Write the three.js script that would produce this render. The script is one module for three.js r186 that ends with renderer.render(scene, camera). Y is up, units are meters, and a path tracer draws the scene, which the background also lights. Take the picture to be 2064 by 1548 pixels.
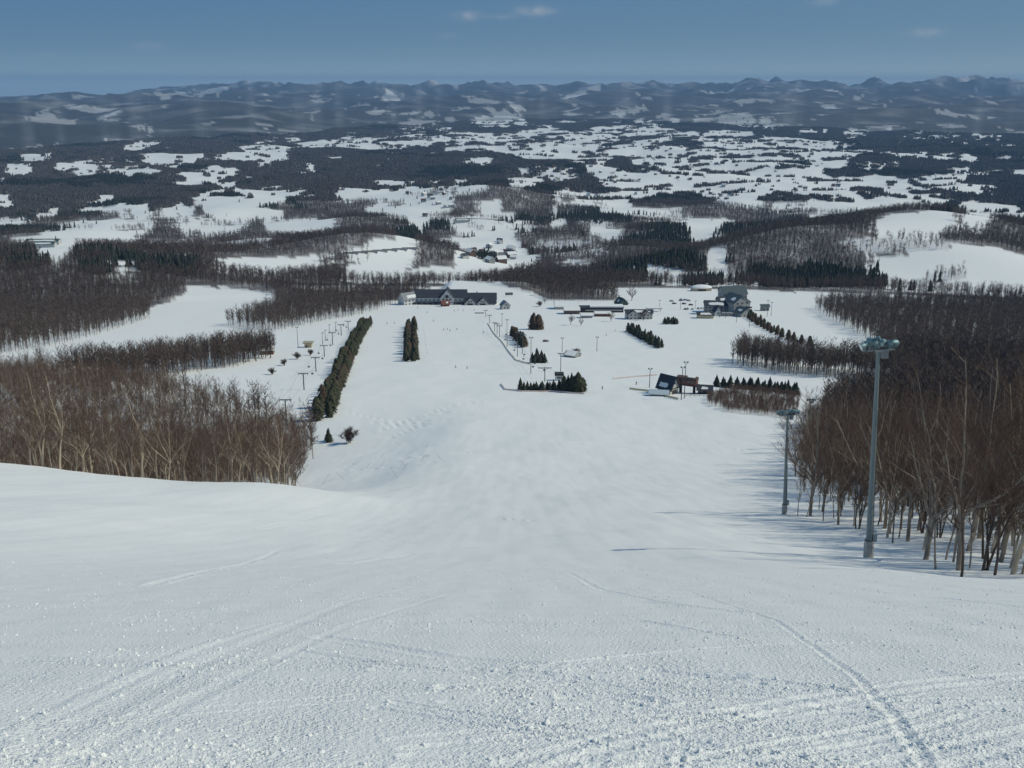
import * as THREE from 'three';
import { mergeGeometries, mergeVertices } from 'three/addons/utils/BufferGeometryUtils.js';
import { MarchingCubes } from 'three/addons/objects/MarchingCubes.js';

// ---------------------------------------------------------------- camera, sky, sun, exposure
const scene = new THREE.Scene();
const F = 2000, PITCH = 16.9 * Math.PI / 180;              // focal length in photograph pixels (2064 wide)
const camera = new THREE.PerspectiveCamera(2 * Math.atan(774 / F) * 180 / Math.PI, 2064 / 1548, 0.1, 80000);
camera.position.set(0, 0, 0);                              // the eye, 1.65 m above the snow
camera.rotation.set(-PITCH, 0, 0);
const renderer = new THREE.WebGLRenderer({ antialias: true });
renderer.setSize(1024, 768);
renderer.toneMapping = THREE.LinearToneMapping;
renderer.toneMappingExposure = 0.95;
renderer.shadowMap.enabled = true;
scene.fog = new THREE.FogExp2(new THREE.Color().setRGB(0.37, 0.64, 1.0), 4.6e-5);

const SUN_EL = 42.5 * Math.PI / 180, SUN_FWD = 2.5 * Math.PI / 180;
const sunDir = new THREE.Vector3(Math.cos(SUN_EL) * Math.cos(SUN_FWD), Math.sin(SUN_EL), -Math.cos(SUN_EL) * Math.sin(SUN_FWD));
const sun = new THREE.DirectionalLight(new THREE.Color().setRGB(1.0, 0.96, 0.80), 2.95);
sun.position.copy(sunDir).multiplyScalar(900).add(new THREE.Vector3(0, -100, -400));
sun.target.position.set(0, -100, -400);
sun.castShadow = true; sun.shadow.mapSize.set(4096, 4096); sun.shadow.radius = 1;
Object.assign(sun.shadow.camera, { left: -700, right: 700, top: 700, bottom: -700, near: 10, far: 2500 });
scene.add(sun, sun.target);

// ---------------------------------------------------------------- random numbers and noise
function rng(seed) { let s = seed >>> 0; return () => { s = (s + 0x6d2b79f5) | 0; let t = Math.imul(s ^ (s >>> 15), 1 | s); t = (t + Math.imul(t ^ (t >>> 7), 61 | t)) ^ t; return ((t ^ (t >>> 14)) >>> 0) / 4294967296; }; }
const rnd = rng(7);
const PERM = new Uint8Array(512); { const q = rng(11), a = [...Array(256).keys()]; for (let i = 255; i > 0; i--) { const j = (q() * (i + 1)) | 0; [a[i], a[j]] = [a[j], a[i]]; } for (let i = 0; i < 512; i++) PERM[i] = a[i & 255]; }
const GX = new Float32Array(256), GY = new Float32Array(256); for (let i = 0; i < 256; i++) { GX[i] = Math.cos(i * 2.399963); GY[i] = Math.sin(i * 2.399963); }
function noise(x, y) {                                     // gradient noise, about -1..1
  const xi = Math.floor(x), yi = Math.floor(y), fx = x - xi, fy = y - yi, X = xi & 255, Y = yi & 255;
  const u = fx * fx * fx * (fx * (fx * 6 - 15) + 10), v = fy * fy * fy * (fy * (fy * 6 - 15) + 10);
  const a = PERM[PERM[X] + Y], b = PERM[PERM[X + 1] + Y], c = PERM[PERM[X] + Y + 1], d = PERM[PERM[X + 1] + Y + 1];
  const n00 = GX[a] * fx + GY[a] * fy, n10 = GX[b] * (fx - 1) + GY[b] * fy, n01 = GX[c] * fx + GY[c] * (fy - 1), n11 = GX[d] * (fx - 1) + GY[d] * (fy - 1);
  return 1.5 * (n00 + u * (n10 - n00) + v * (n01 + u * (n11 - n01) - n00 - u * (n10 - n00)));
}
function fbm(x, y, o) { let s = 0, a = 0.5; for (let i = 0; i < o; i++) { s += a * noise(x, y); x = x * 2.03 + 17.3; y = y * 2.03 - 9.1; a *= 0.5; } return s; }
function ridged(x, y, o) { let s = 0, a = 0.55; for (let i = 0; i < o; i++) { const n = 1 - Math.abs(noise(x, y)); s += a * n * n; x = x * 2.07 + 31.7; y = y * 2.07 + 5.3; a *= 0.47; } return s; }
const clamp = (x, a, b) => Math.min(b, Math.max(a, x)), lerp = (a, b, t) => a + (b - a) * t;
const smooth = (a, b, x) => { const t = clamp((x - a) / (b - a), 0, 1); return t * t * (3 - 2 * t); };
const rgb = (r, g, b) => new THREE.Color().setRGB(r, g, b);
const V = (x, y, z) => new THREE.Vector3(x, y, z);

// ---------------------------------------------------------------- the sky: clear late-winter blue, a few wisps low over the mountains
{
  const W = 4096, H = 2048, data = new Float32Array(W * H * 4);
  const wisps = [];                                        // azimuth from straight ahead (deg), elevation, half width, half height, strength
  for (const [px, py, w, h, s] of [[1080, 22, 38, 9, 0.5], [940, 32, 26, 9, 0.4], [1010, 34, 36, 5, 0.2], [1865, 66, 32, 8, 0.28], [1660, 4, 30, 8, 0.2], [300, 92, 40, 8, 0.1], [95, 112, 30, 7, 0.06], [900, 72, 40, 8, 0.06]]) {
    const cx = (px - 1032) / F, cy = (774 - py) / F, y = -Math.sin(PITCH) + cy * Math.cos(PITCH), f = Math.cos(PITCH) + cy * Math.sin(PITCH);
    wisps.push([Math.atan2(cx, f), Math.atan2(y, Math.hypot(cx, f)), w / F, h / F, s]);
  }
  for (let j = 0; j < H; j++) {
    const el = ((j + 0.5) / H - 0.5) * Math.PI, e = Math.max(0, Math.sin(el)), t = Math.pow(e, 0.42);
    const hz = Math.exp(-e * 14), hn = Math.exp(-e * 75);
    const r = lerp(0.125, 0.036, t) + 0.065 * hz + 0.22 * hn, g = lerp(0.262, 0.128, t) + 0.045 * hz + 0.25 * hn, b = lerp(0.425, 0.300, t) - 0.03 * hz + 0.24 * hn;
    for (let i = 0; i < W; i++) {
      const k = (j * W + i) * 4, uu = (i + 0.5) / W * 2 * Math.PI - Math.PI; let c = 0;
      const cs = Math.cos(el) * (Math.cos(uu) * sunDir.x + Math.sin(uu) * sunDir.z) + Math.sin(el) * sunDir.y, v = ((1 + cs) / 2) ** 2;
      if (el > 0 && el < 0.12) {
        const u = (i + 0.5) / W * 2 * Math.PI - Math.PI;   // atan2(z, x)
        let az = u + Math.PI / 2; if (az > Math.PI) az -= 2 * Math.PI;
        if (Math.abs(az) < 0.7) for (const w of wisps) {
          const dx = (az - w[0]) / w[2], dy = (el - w[1]) / w[3]; if (Math.abs(dx) > 2 || Math.abs(dy) > 2) continue;
          c += w[4] * Math.exp(-1.6 * (dx * dx + dy * dy)) * clamp(0.75 + 1.3 * fbm(az * 90, el * 260, 4), 0, 1.6);
        }
        c = Math.min(c, 0.85);
      }
      data[k] = lerp(r * (0.76 + 0.74 * v), 0.52, c); data[k + 1] = lerp(g * (0.86 + 0.46 * v), 0.53, c); data[k + 2] = lerp(b * (0.95 + 0.2 * v), 0.55, c); data[k + 3] = 1;
    }
  }
  const sky = new THREE.DataTexture(data, W, H, THREE.RGBAFormat, THREE.FloatType);
  sky.mapping = THREE.EquirectangularReflectionMapping; sky.magFilter = THREE.LinearFilter; sky.minFilter = THREE.LinearFilter; sky.needsUpdate = true;
  scene.background = sky; scene.environment = sky;
}

// ---------------------------------------------------------------- terrain
function curve(xs, ys) {                                   // monotone cubic
  const n = xs.length, dx = [], m = [], t = []; for (let i = 0; i < n - 1; i++) { dx.push(xs[i + 1] - xs[i]); m.push((ys[i + 1] - ys[i]) / dx[i]); }
  t.push(m[0]); for (let i = 1; i < n - 1; i++) t.push(m[i - 1] * m[i] <= 0 ? 0 : 2 * m[i - 1] * m[i] / (m[i - 1] + m[i])); t.push(m[n - 2]);
  return (x) => { if (x <= xs[0]) return ys[0] + (x - xs[0]) * t[0]; if (x >= xs[n - 1]) return ys[n - 1]; let i = 0; while (x > xs[i + 1]) i++; const h = dx[i], s = (x - xs[i]) / h, s2 = s * s, s3 = s2 * s; return (2 * s3 - 3 * s2 + 1) * ys[i] + (s3 - 2 * s2 + s) * h * t[i] + (3 * s2 - 2 * s3) * ys[i + 1] + (s3 - s2) * h * t[i + 1]; };
}
const drop = curve([0, 30, 64, 134, 270, 450, 700, 950, 1100, 1300, 1600, 2000, 2500, 3500, 5000, 9000], [1.65, 16.05, 32.3, 60.5, 103, 139, 178, 209, 222, 250, 285, 310, 325, 338, 343, 345]);
const foot = curve([-0.7, -0.5, -0.25, -0.08, 0.05, 0.2, 0.5, 0.8], [5600, 5900, 6700, 8600, 9600, 8600, 7300, 7000]);   // where the mountains begin, by bearing
const crestFar = curve([-0.8, -0.516, -0.4, -0.3, -0.15, 0, 0.1, 0.3, 0.5, 0.8], [-420, -380, -230, 20, 40, 20, 60, 120, 130, 110]);
const hillocks = [[-40, 2950, 36, 220, 260], [720, 1680, 88, 240, 290], [415, 1470, 56, 190, 150], [600, 1290, 26, 150, 110], [170, 1680, 30, 150, 120], [250, 1330, 16, 120, 90], [-570, 1290, 40, 280, 220], [-178, 1540, 46, 150, 130], [-290, 1450, 22, 130, 110], [-400, 1720, 32, 210, 140], [-360, 2320, 24, 260, 190], [800, 2050, 30, 380, 190], [330, 2000, 20, 240, 150], [-900, 2000, 26, 300, 200], [100, 1900, -14, 160, 260]];
function height(x, z) {
  const r = Math.hypot(x, z), d = -z, s = x / Math.max(d, 0.3 * r + 1);
  const D = lerp(d, r, smooth(1000, 2600, r));
  let h = D < 0 ? -1.65 + Math.min(38, -D * 0.47) : -drop(D);
  if (r < 1500) {
    const A = Math.max(0, -x - 8) * 0.118 * smooth(8, 40, -x) * (1 - 0.6 * smooth(110, 260, -x));
    h += A * (smooth(10, 70, d) - 1.95 * smooth(128, 222, d)) * (1 - smooth(300, 430, d));
    h += 1.1 * Math.exp(-(((x + 33) / 15) ** 2) - (((d - 148) / 10) ** 2));                       // the small shoulder at the end of the crest
    h -= 1.1 * smooth(14, 30, x) * smooth(15, 45, d) * (1 - smooth(70, 130, d));
    if (d > 0 && r > 18) {
      const f = smooth(18, 70, r);
      h += f * (1 - smooth(260, 520, r)) * (0.07 * noise(x / 2.6, z / 13) + 0.10 * noise(x / 11, z / 4.5 + 6));
      h += f * (0.55 * noise(x / 34, z / 47) + 0.22 * noise(x / 11 + 3, z / 17)) * (1 - 0.6 * smooth(300, 900, r));
    }
    // the flat embankment behind the lodge
    const px = smooth(-82, -66, x) * (1 - smooth(8, 40, x)), pd = smooth(960, 990, d) * (1 - smooth(1096, 1112, d));
    h = lerp(h, -212.6, px * pd);
  }
  if (r > 1050) {
    const a = smooth(1050, 1900, r) * (1 - smooth(6000, 9000, r) * 0.3);
    h += a * (lerp(27, 50, smooth(1900, 4500, r)) * fbm(x / 760 + 5.2, z / 620 + 1.7, 4) + 5 * noise(x / 170, z / 150));
    for (const [hx, hd, hh, rx, rd] of hillocks) { const q = ((x - hx) / rx) ** 2 + ((d - hd) / rd) ** 2; if (q < 9) h += hh * Math.exp(-q); }
  }
  if (r > 4800) {
    const f0 = foot(s), q = r + 700 * noise(x / 2600 + 9, z / 2600) - f0, m = smooth(-300, 1900, q);
    if (m > 0) {
      const top = lerp(lerp(-205, -95, smooth(0, 4500, q)), lerp(-75, crestFar(s), smooth(16000, 22500, r)), smooth(12500, 18000, r));
      const wx = x + 500 * noise(x / 1700, z / 1700 + 3), wz = z + 500 * noise(x / 1700 + 8, z / 1700);
      const rg = clamp((ridged(wx / 3400 + 2.1, wz / 2600 + 7.7, 4) - 0.30) / 0.6, 0, 1.2), big = 0.62 + 0.5 * fbm(x / 5200 + 4, z / 4600, 2);
      h = lerp(h, -340 + (top + 340) * (0.05 + 0.95 * rg) * lerp(big * 1.25, 1, smooth(16000, 22000, r)), m);
      h -= smooth(23500, 27000, r) * 300;
    }
  }
  return h;
}
function ray(px, py) { const cx = (px - 1032) / F, cy = (774 - py) / F; return V(cx, -Math.sin(PITCH) + cy * Math.cos(PITCH), -Math.cos(PITCH) - cy * Math.sin(PITCH)).normalize(); }
function at(px, py) {                                      // the spot on the terrain that stands at a place of the photograph
  const q = ray(px, py); let t = 3, t0 = 2;
  while (t < 40000) { if (q.y * t < height(q.x * t, q.z * t)) { for (let i = 0; i < 18; i++) { const m = (t0 + t) / 2; if (q.y * m < height(q.x * m, q.z * m)) t = m; else t0 = m; } return q.multiplyScalar(t); } t0 = t; t *= 1.006; }
  return q.multiplyScalar(26000);
}
const onGround = (x, z) => V(x, height(x, z), z);

// ---------------------------------------------------------------- land cover: 0 snow, 1 bare wood, 2 thin wood, 3 conifers
const cover = [];
function patch(kind, pts, x0 = 0, y0 = 0, k = 1, world = false) {
  const xs = [], zs = [];
  for (let i = 0; i < pts.length; i += 2) {
    if (world) { xs.push(pts[i]); zs.push(-pts[i + 1]); } else { const p = at(x0 + pts[i] / k, y0 + pts[i + 1] / k); xs.push(p.x); zs.push(p.z); }
  }
  cover.push({ kind, xs, zs, a: Math.min(...xs), b: Math.max(...xs), c: Math.min(...zs), d: Math.max(...zs) });
}
const K = 2.949, A_ = [0, 120, K], B_ = [680, 120, K], C_ = [1364, 120, K];
const west = (k, ...p) => patch(k, p, ...A_), mid = (k, ...p) => patch(k, p, ...B_), east = (k, ...p) => patch(k, p, ...C_), spot = (k, ...p) => patch(k, p);
// broad snowy plain first, woods over it, then fields
mid(0, 620, 470, 760, 430, 1050, 440, 1250, 385, 1450, 450, 1500, 400, 1700, 390, 1900, 380, 2064, 440, 2064, 700, 1700, 740, 1560, 730, 1500, 640, 1380, 600, 1250, 590, 1100, 560, 900, 530, 640, 520);
east(0, 0, 440, 150, 425, 440, 420, 470, 440, 700, 465, 1000, 490, 1010, 520, 880, 540, 1150, 535, 1060, 580, 1000, 600, 740, 640, 900, 650, 960, 700, 1200, 690, 1560, 685, 1640, 660, 1600, 630, 1730, 625, 1720, 690, 1680, 740, 1550, 760, 1600, 800, 1620, 830, 1800, 850, 2064, 870, 2064, 905, 1900, 900, 1700, 890, 1280, 880, 1000, 880, 700, 870, 550, 860, 200, 830, 180, 800, 0, 740);
for (const p of [[980, 475, 1150, 460, 1280, 490, 1100, 490], [1120, 525, 1300, 520, 1280, 545, 1150, 548], [1540, 500, 1750, 470, 1780, 485, 1600, 520], [1620, 590, 1680, 530, 1860, 545, 1850, 560, 1730, 600, 1850, 640, 1800, 670, 1690, 660, 1590, 630], [1900, 540, 1940, 530, 1980, 570, 1930, 595, 1900, 590], [1970, 605, 2064, 590, 2064, 615], [1810, 440, 1880, 430, 1870, 465], [870, 465, 940, 470, 930, 485], [590, 480, 700, 478, 680, 500], [1350, 540, 1420, 545, 1380, 565]]) mid(1, ...p);
for (const p of [[0, 460, 130, 460, 130, 475, 0, 480], [160, 455, 380, 450, 370, 468, 180, 470], [380, 450, 550, 455, 540, 470, 390, 470], [590, 520, 740, 512, 740, 540, 600, 545], [170, 535, 300, 525, 330, 545, 200, 550], [330, 545, 480, 540, 520, 570, 390, 565], [0, 595, 160, 575, 140, 600, 0, 615], [520, 610, 560, 575, 650, 585, 640, 610], [0, 700, 260, 690, 440, 680, 520, 660, 700, 645, 880, 660, 940, 655, 800, 700, 500, 690, 250, 715, 0, 720], [265, 650, 400, 645, 390, 665, 280, 668], [940, 665, 1010, 615, 1430, 610, 1560, 610, 1640, 660, 1560, 685, 1200, 690, 1000, 680], [750, 590, 810, 580, 810, 605], [740, 745, 760, 730, 840, 770, 760, 775], [510, 820, 560, 770, 710, 785, 700, 810], [270, 770, 370, 750, 400, 780, 300, 790], [1020, 780, 1060, 760, 1330, 800, 1250, 810], [1390, 800, 1490, 810, 1500, 830, 1400, 825], [740, 830, 960, 835, 900, 850, 780, 850], [0, 770, 100, 765, 190, 800, 150, 830, 0, 840]]) east(1, ...p);
for (const p of [[130, 565, 220, 558, 300, 555, 300, 580, 200, 585], [50, 625, 110, 615, 130, 640, 80, 650], [400, 605, 570, 600, 580, 630, 480, 655, 400, 660], [580, 615, 780, 600, 800, 610, 700, 625, 600, 632], [750, 570, 1190, 558, 1210, 578, 1050, 590, 780, 585], [860, 600, 1150, 590, 1140, 615, 1020, 630, 880, 620], [1020, 725, 1050, 670, 1250, 635, 1400, 630, 1420, 670, 1250, 695], [820, 650, 930, 635, 950, 665, 870, 685], [700, 670, 800, 665, 820, 685, 760, 690], [1300, 755, 1320, 735, 1400, 720, 1430, 728, 1380, 745], [1300, 565, 1370, 548, 1730, 555, 1750, 580, 1600, 608, 1370, 605], [1420, 545, 1550, 482, 1900, 485, 2064, 470, 2064, 500, 1900, 510, 1600, 540], [1730, 630, 1800, 612, 1930, 630, 1880, 645], [1910, 568, 2030, 562, 2030, 580, 1950, 585], [1110, 805, 1400, 770, 1680, 748, 1830, 762, 1750, 800, 1560, 820, 1400, 838, 1180, 825], [570, 800, 690, 798, 680, 825, 590, 825], [420, 870, 560, 838, 640, 855, 870, 850, 920, 880, 900, 910, 780, 930, 700, 905, 600, 880, 450, 885], [960, 890, 1090, 840, 1120, 870, 1100, 930, 960, 930], [1200, 880, 1640, 885, 1660, 910, 1550, 935, 1300, 935, 1250, 910], [450, 960, 700, 945, 740, 940, 700, 970, 480, 975], [270, 1020, 430, 995, 900, 962, 930, 970, 840, 1020, 700, 1035, 520, 1045, 300, 1050], [1070, 940, 1200, 925, 1240, 945, 1120, 950], [1110, 965, 1250, 960, 1420, 1000, 1200, 1010], [960, 985, 1080, 1010, 1250, 1030, 1130, 1035], [1570, 960, 1880, 938, 2010, 970, 1900, 1000, 1700, 1005, 1600, 985], [1380, 1085, 1460, 1068, 1590, 1075, 1560, 1100, 1420, 1105], [70, 1085, 140, 1055, 800, 1050, 850, 1080, 620, 1110, 400, 1130, 370, 1150, 250, 1130, 100, 1110], [0, 1120, 80, 1140, 180, 1165, 0, 1155], [0, 930, 180, 940, 160, 960, 0, 1000], [215, 915, 320, 905, 300, 930, 220, 935], [220, 875, 310, 865, 300, 890, 240, 895], [0, 795, 80, 810, 85, 828, 0, 820], [1980, 760, 2064, 758, 2064, 790, 2000, 780], [1270, 1185, 1400, 1175, 1900, 1150, 2064, 1115, 2064, 1145, 1900, 1190, 1750, 1238, 1550, 1238, 1400, 1215], [580, 1225, 650, 1205, 800, 1205, 820, 1220, 700, 1238], [900, 200, 1080, 180, 1160, 220, 1000, 245], [1140, 180, 1340, 170, 1300, 215, 1200, 215], [790, 390, 850, 380, 870, 415], [600, 440, 650, 432, 640, 455], [740, 515, 850, 498, 900, 505, 800, 525], [1860, 205, 1920, 210, 1900, 225], [1570, 130, 1740, 120, 1700, 140, 1600, 150]]) west(0, ...p);
for (const p of [[210, 310, 380, 330, 390, 370, 260, 375, 170, 360], [370, 380, 440, 350, 470, 375, 400, 405], [100, 530, 280, 510, 350, 505, 200, 545], [960, 290, 1030, 255, 1000, 290], [1400, 1060, 1700, 1050, 1600, 1120, 1400, 1130], [840, 1090, 1300, 1070, 1380, 1110, 900, 1130]]) west(2, ...p);
for (const p of [[0, 460, 150, 462, 330, 480, 480, 470, 400, 500, 420, 520, 250, 525, 110, 515, 0, 495], [190, 465, 370, 450, 560, 455, 640, 470, 560, 500, 400, 490], [350, 440, 700, 425, 760, 440, 700, 455], [550, 410, 660, 400, 700, 420, 600, 425], [640, 510, 760, 490, 960, 500, 1120, 490, 1000, 525, 800, 525], [240, 720, 310, 695, 460, 745, 400, 750], [500, 550, 600, 548, 600, 562], [250, 565, 310, 570, 290, 580], [670, 715, 760, 710, 800, 740, 700, 750], [1000, 695, 1260, 690, 1200, 745, 1010, 740], [1010, 660, 1180, 635, 1460, 655, 1380, 665, 1200, 660], [0, 765, 480, 748, 560, 755, 590, 790, 500, 800, 200, 790, 0, 785], [480, 800, 600, 785, 720, 780, 650, 860, 560, 930, 500, 1000, 420, 940, 280, 930, 180, 900, 130, 880, 300, 850, 400, 830], [1270, 790, 1350, 775, 1680, 790, 1750, 800, 1760, 850, 1700, 900, 1620, 880, 1520, 840, 1340, 840], [1680, 780, 1850, 745, 2064, 750, 2064, 760, 1850, 790, 1760, 820], [780, 860, 870, 825, 960, 830, 970, 870, 880, 870], [670, 970, 760, 930, 1040, 915, 1000, 960, 920, 990, 760, 990], [1250, 890, 1300, 875, 1330, 880, 1300, 900], [1470, 995, 1600, 1000, 1700, 1010, 1680, 1035, 1550, 1035], [1280, 950, 1340, 945, 1340, 980, 1290, 985], [1970, 970, 2064, 940, 2064, 990], [340, 1080, 450, 1040, 500, 1080, 440, 1110, 300, 1160, 0, 1140, 60, 1115], [550, 1080, 700, 1050, 1000, 1040, 1090, 1070, 1200, 1160, 1100, 1230, 980, 1250, 960, 1200, 860, 1110, 700, 1110], [700, 1150, 850, 1130, 950, 1200, 970, 1250, 860, 1250, 740, 1220], [10, 1270, 140, 1195, 220, 1200, 400, 1245, 700, 1232, 960, 1245, 1000, 1250, 900, 1290, 700, 1310, 560, 1295, 380, 1310, 330, 1340, 200, 1310], [1260, 1215, 1320, 1185, 1450, 1190, 1530, 1225, 1640, 1250, 1700, 1240, 1830, 1230, 1900, 1240, 2064, 1255, 2064, 1300, 1960, 1300, 1940, 1260, 1760, 1255, 1620, 1265, 1560, 1240, 1400, 1210], [240, 240, 300, 185, 360, 210, 390, 240], [160, 245, 200, 215, 240, 225], [690, 205, 800, 235, 880, 235, 960, 250, 860, 265, 780, 245], [500, 320, 550, 305, 600, 330, 540, 355], [800, 360, 940, 308, 1080, 325, 1120, 370, 980, 395, 860, 390], [1020, 270, 1080, 265, 1110, 305, 1050, 310], [1330, 230, 1440, 185, 1560, 160, 1500, 195, 1400, 235], [1380, 250, 1420, 290, 1415, 310], [1600, 330, 1660, 285, 1720, 300, 1700, 345], [1720, 300, 1800, 265, 1860, 290, 1760, 320], [1490, 330, 1580, 290, 1540, 315], [1780, 350, 1900, 340, 1890, 365, 1800, 368]]) mid(0, ...p);
for (const p of [[1150, 1090, 1220, 1065, 1480, 1080, 1620, 1110, 1600, 1150, 1300, 1170], [640, 340, 680, 340, 730, 385, 680, 380], [340, 400, 420, 350, 560, 365, 640, 405, 540, 420, 400, 430], [1060, 395, 1240, 390, 1120, 410], [1350, 960, 1550, 950, 1700, 980, 1650, 1000, 1450, 990]]) mid(2, ...p);
for (const p of [[750, 1225, 830, 1215, 960, 1230, 965, 1250, 780, 1245], [860, 1100, 940, 1095, 945, 1125, 870, 1125], [820, 1150, 940, 1145, 950, 1200, 830, 1195]]) mid(3, ...p);
for (const p of [[700, 415, 790, 405, 830, 435, 720, 440], [850, 415, 910, 412, 900, 435], [975, 425, 1050, 408, 1170, 435, 1060, 458], [1260, 545, 1530, 550, 1500, 565, 1300, 562], [1350, 565, 1580, 562, 1750, 560, 1770, 585, 1600, 580], [1090, 602, 1260, 600, 1420, 610, 1100, 618], [250, 355, 340, 315, 450, 318, 400, 385, 320, 372], [480, 345, 540, 335, 590, 345, 520, 352], [470, 390, 560, 380, 590, 395, 500, 408], [90, 345, 180, 320, 290, 285, 280, 305, 200, 335], [300, 265, 440, 230, 480, 245, 400, 265], [690, 180, 780, 172, 970, 185, 960, 198], [1060, 215, 1120, 198, 1090, 235, 1065, 245], [1170, 275, 1220, 258, 1200, 275], [1480, 280, 1570, 292, 1540, 298], [1770, 440, 1850, 440, 1820, 470], [1870, 455, 1950, 440, 1930, 475], [1830, 345, 1870, 340, 1880, 348], [180, 200, 300, 180, 270, 200, 200, 208], [650, 240, 690, 235, 700, 245], [0, 970, 60, 945, 330, 950, 250, 1000, 100, 1010], [800, 920, 890, 912, 850, 950, 780, 940], [1160, 965, 1270, 912, 1420, 910, 1640, 908, 1800, 940, 2064, 965, 2064, 980, 1600, 960, 1500, 970, 1260, 970], [60, 1040, 330, 1040, 300, 1065, 140, 1060], [150, 1130, 340, 1150, 300, 1170, 220, 1165], [1110, 1150, 1270, 1160, 1640, 1120, 1720, 1098, 1870, 1110, 2200, 1220, 2200, 1380, 1850, 1370, 1640, 1370, 1430, 1310, 1300, 1260, 1190, 1210], [1240, 1350, 1600, 1360, 1620, 1375, 1300, 1370], [0, 1255, 230, 1262, 400, 1290, 620, 1310, 600, 1315, 350, 1305, 180, 1285, 0, 1280]]) east(0, ...p);
for (const p of [[950, 1095, 1330, 1060, 1500, 1070, 1690, 1090, 1640, 1120, 1260, 1150, 1100, 1140], [1300, 465, 1440, 425, 1500, 460, 1640, 435, 1780, 490, 1700, 505, 1480, 490], [1470, 1280, 1560, 1250, 1700, 1250, 1690, 1310, 1500, 1330]]) east(2, ...p);
// woods round the ski area, by where the trees stand
const rightWood = [2400, 1300, 2064, 1168, 1960, 1155, 1850, 1118, 1790, 1085, 1700, 1060, 1620, 1036, 1598, 960, 1625, 900, 1665, 850, 1700, 822, 1760, 805, 1900, 800, 2400, 800];
spot(1, ...rightWood);
spot(1, 1762, 692, 1640, 622, 1680, 612, 1900, 612, 2064, 610, 2300, 612, 2300, 800, 1800, 790);
spot(1, 1478, 735, 1560, 750, 1650, 758, 1790, 768, 1800, 754, 1700, 744, 1560, 730, 1490, 722);
spot(1, -200, 790, 0, 780, 200, 775, 330, 760, 420, 745, 480, 740, 530, 725, 560, 712, 545, 700, 480, 716, 330, 738, 110, 760, -200, 765);
spot(1, -200, 720, 0, 715, 110, 697, 200, 674, 300, 642, 305, 618, 375, 592, 380, 572, 280, 545, 200, 530, 100, 515, 0, 500, -200, 500);
spot(1, 450, 658, 560, 668, 690, 642, 740, 632, 800, 612, 825, 600, 880, 575, 1000, 572, 1000, 567, 880, 572, 830, 580, 700, 588, 560, 578, 450, 572, 420, 572, 440, 577, 550, 590, 560, 620, 500, 645);
spot(1, 1010, 575, 1080, 592, 1115, 606, 1240, 608, 1248, 594, 1180, 583, 1300, 577, 1500, 580, 1600, 590, 1600, 578, 1480, 565, 1340, 560, 1180, 545, 1020, 545);
const leftWood = [-36, 154, -55, 235, -70, 325, -80, 345, -132, 410, -215, 480, -320, 520, -520, 540, -520, 96, -110, 118, -72, 138, -50, 150];
patch(1, leftWood, 0, 0, 1, true);
function inside(p, x, z) { let c = false; for (let i = 0, n = p.xs.length, j = n - 1; i < n; j = i++) if ((p.zs[i] > z) !== (p.zs[j] > z) && x < (p.xs[j] - p.xs[i]) * (z - p.zs[i]) / (p.zs[j] - p.zs[i]) + p.xs[i]) c = !c; return c; }
function coverAt(x, z) {                                   // woods stop short of the near edge of a field
  const c = coverRaw(x, z), r = Math.hypot(x, z);
  if (c === 4) return 1;
  if ((c !== 1 && c !== 3) || r < 1150 || r > 9500) return c;
  const h = -height(x, z), e = h / (h - 19) - 1;
  for (const f of [1, 0.66, 0.33]) if (coverRaw(x * (1 + e * f), z * (1 + e * f)) === 0) return 0;
  return c;
}
function coverRaw(x, z) {
  const r = Math.hypot(x, z), w = r < 1100 ? Math.min(3, r * 0.01) : 0.0075 * r;
  const k = r < 1100 ? 12 : 26 + r * 0.012, X = x + w * (noise(x / k, z / k) + 0.7 * noise(x / k * 2.7 + 4, z / k * 2.7)), Z = z + 1.8 * w * (noise(x / k + 40, z / k + 7) + 0.8 * noise(x / k * 2.9, z / k * 2.9 + 3));
  for (let i = cover.length - 1; i >= 0; i--) { const p = cover[i]; if (X >= p.a && X <= p.b && Z >= p.c && Z <= p.d && inside(p, X, Z)) {
    if (p.kind === 0 && r > 2300 && r < 9800) {            // copses and shelterbelts between the fields
      const g = smooth(2600, 4200, r), n = fbm(x / 380 + 3, z / 340 + 1, 3) + 0.16 * noise(x / 70, z / 70), row = Math.abs(noise(x / 520 + 3, z / 300 + 8)), row2 = Math.abs(noise(x / 380 + 13, z / 420 + 2));
      if (n > lerp(0.4, 0.27, g) || (row < 0.03 && noise(x / 150, z / 150) > 0.05) || (row2 < 0.02 && noise(x / 120 + 5, z / 120) > 0.1)) return 4; }
    return p.kind; } }
  if (r < 1120) return 0;
  if (r > 2200 && r < foot(x / Math.max(-z, 0.3 * r)) + 200) { const n = fbm(x / 330 + 70, z / 360 + 3, 4); if (n > 0.33) return 0; if (n > 0.24) return 2; }
  else if (r > 5000) { const n = fbm(x / 420 + 20, z / 700 + 3, 4); if (n > 0.40) return 0; if (n > 0.31) return 2; }
  return 1;
}

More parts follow.
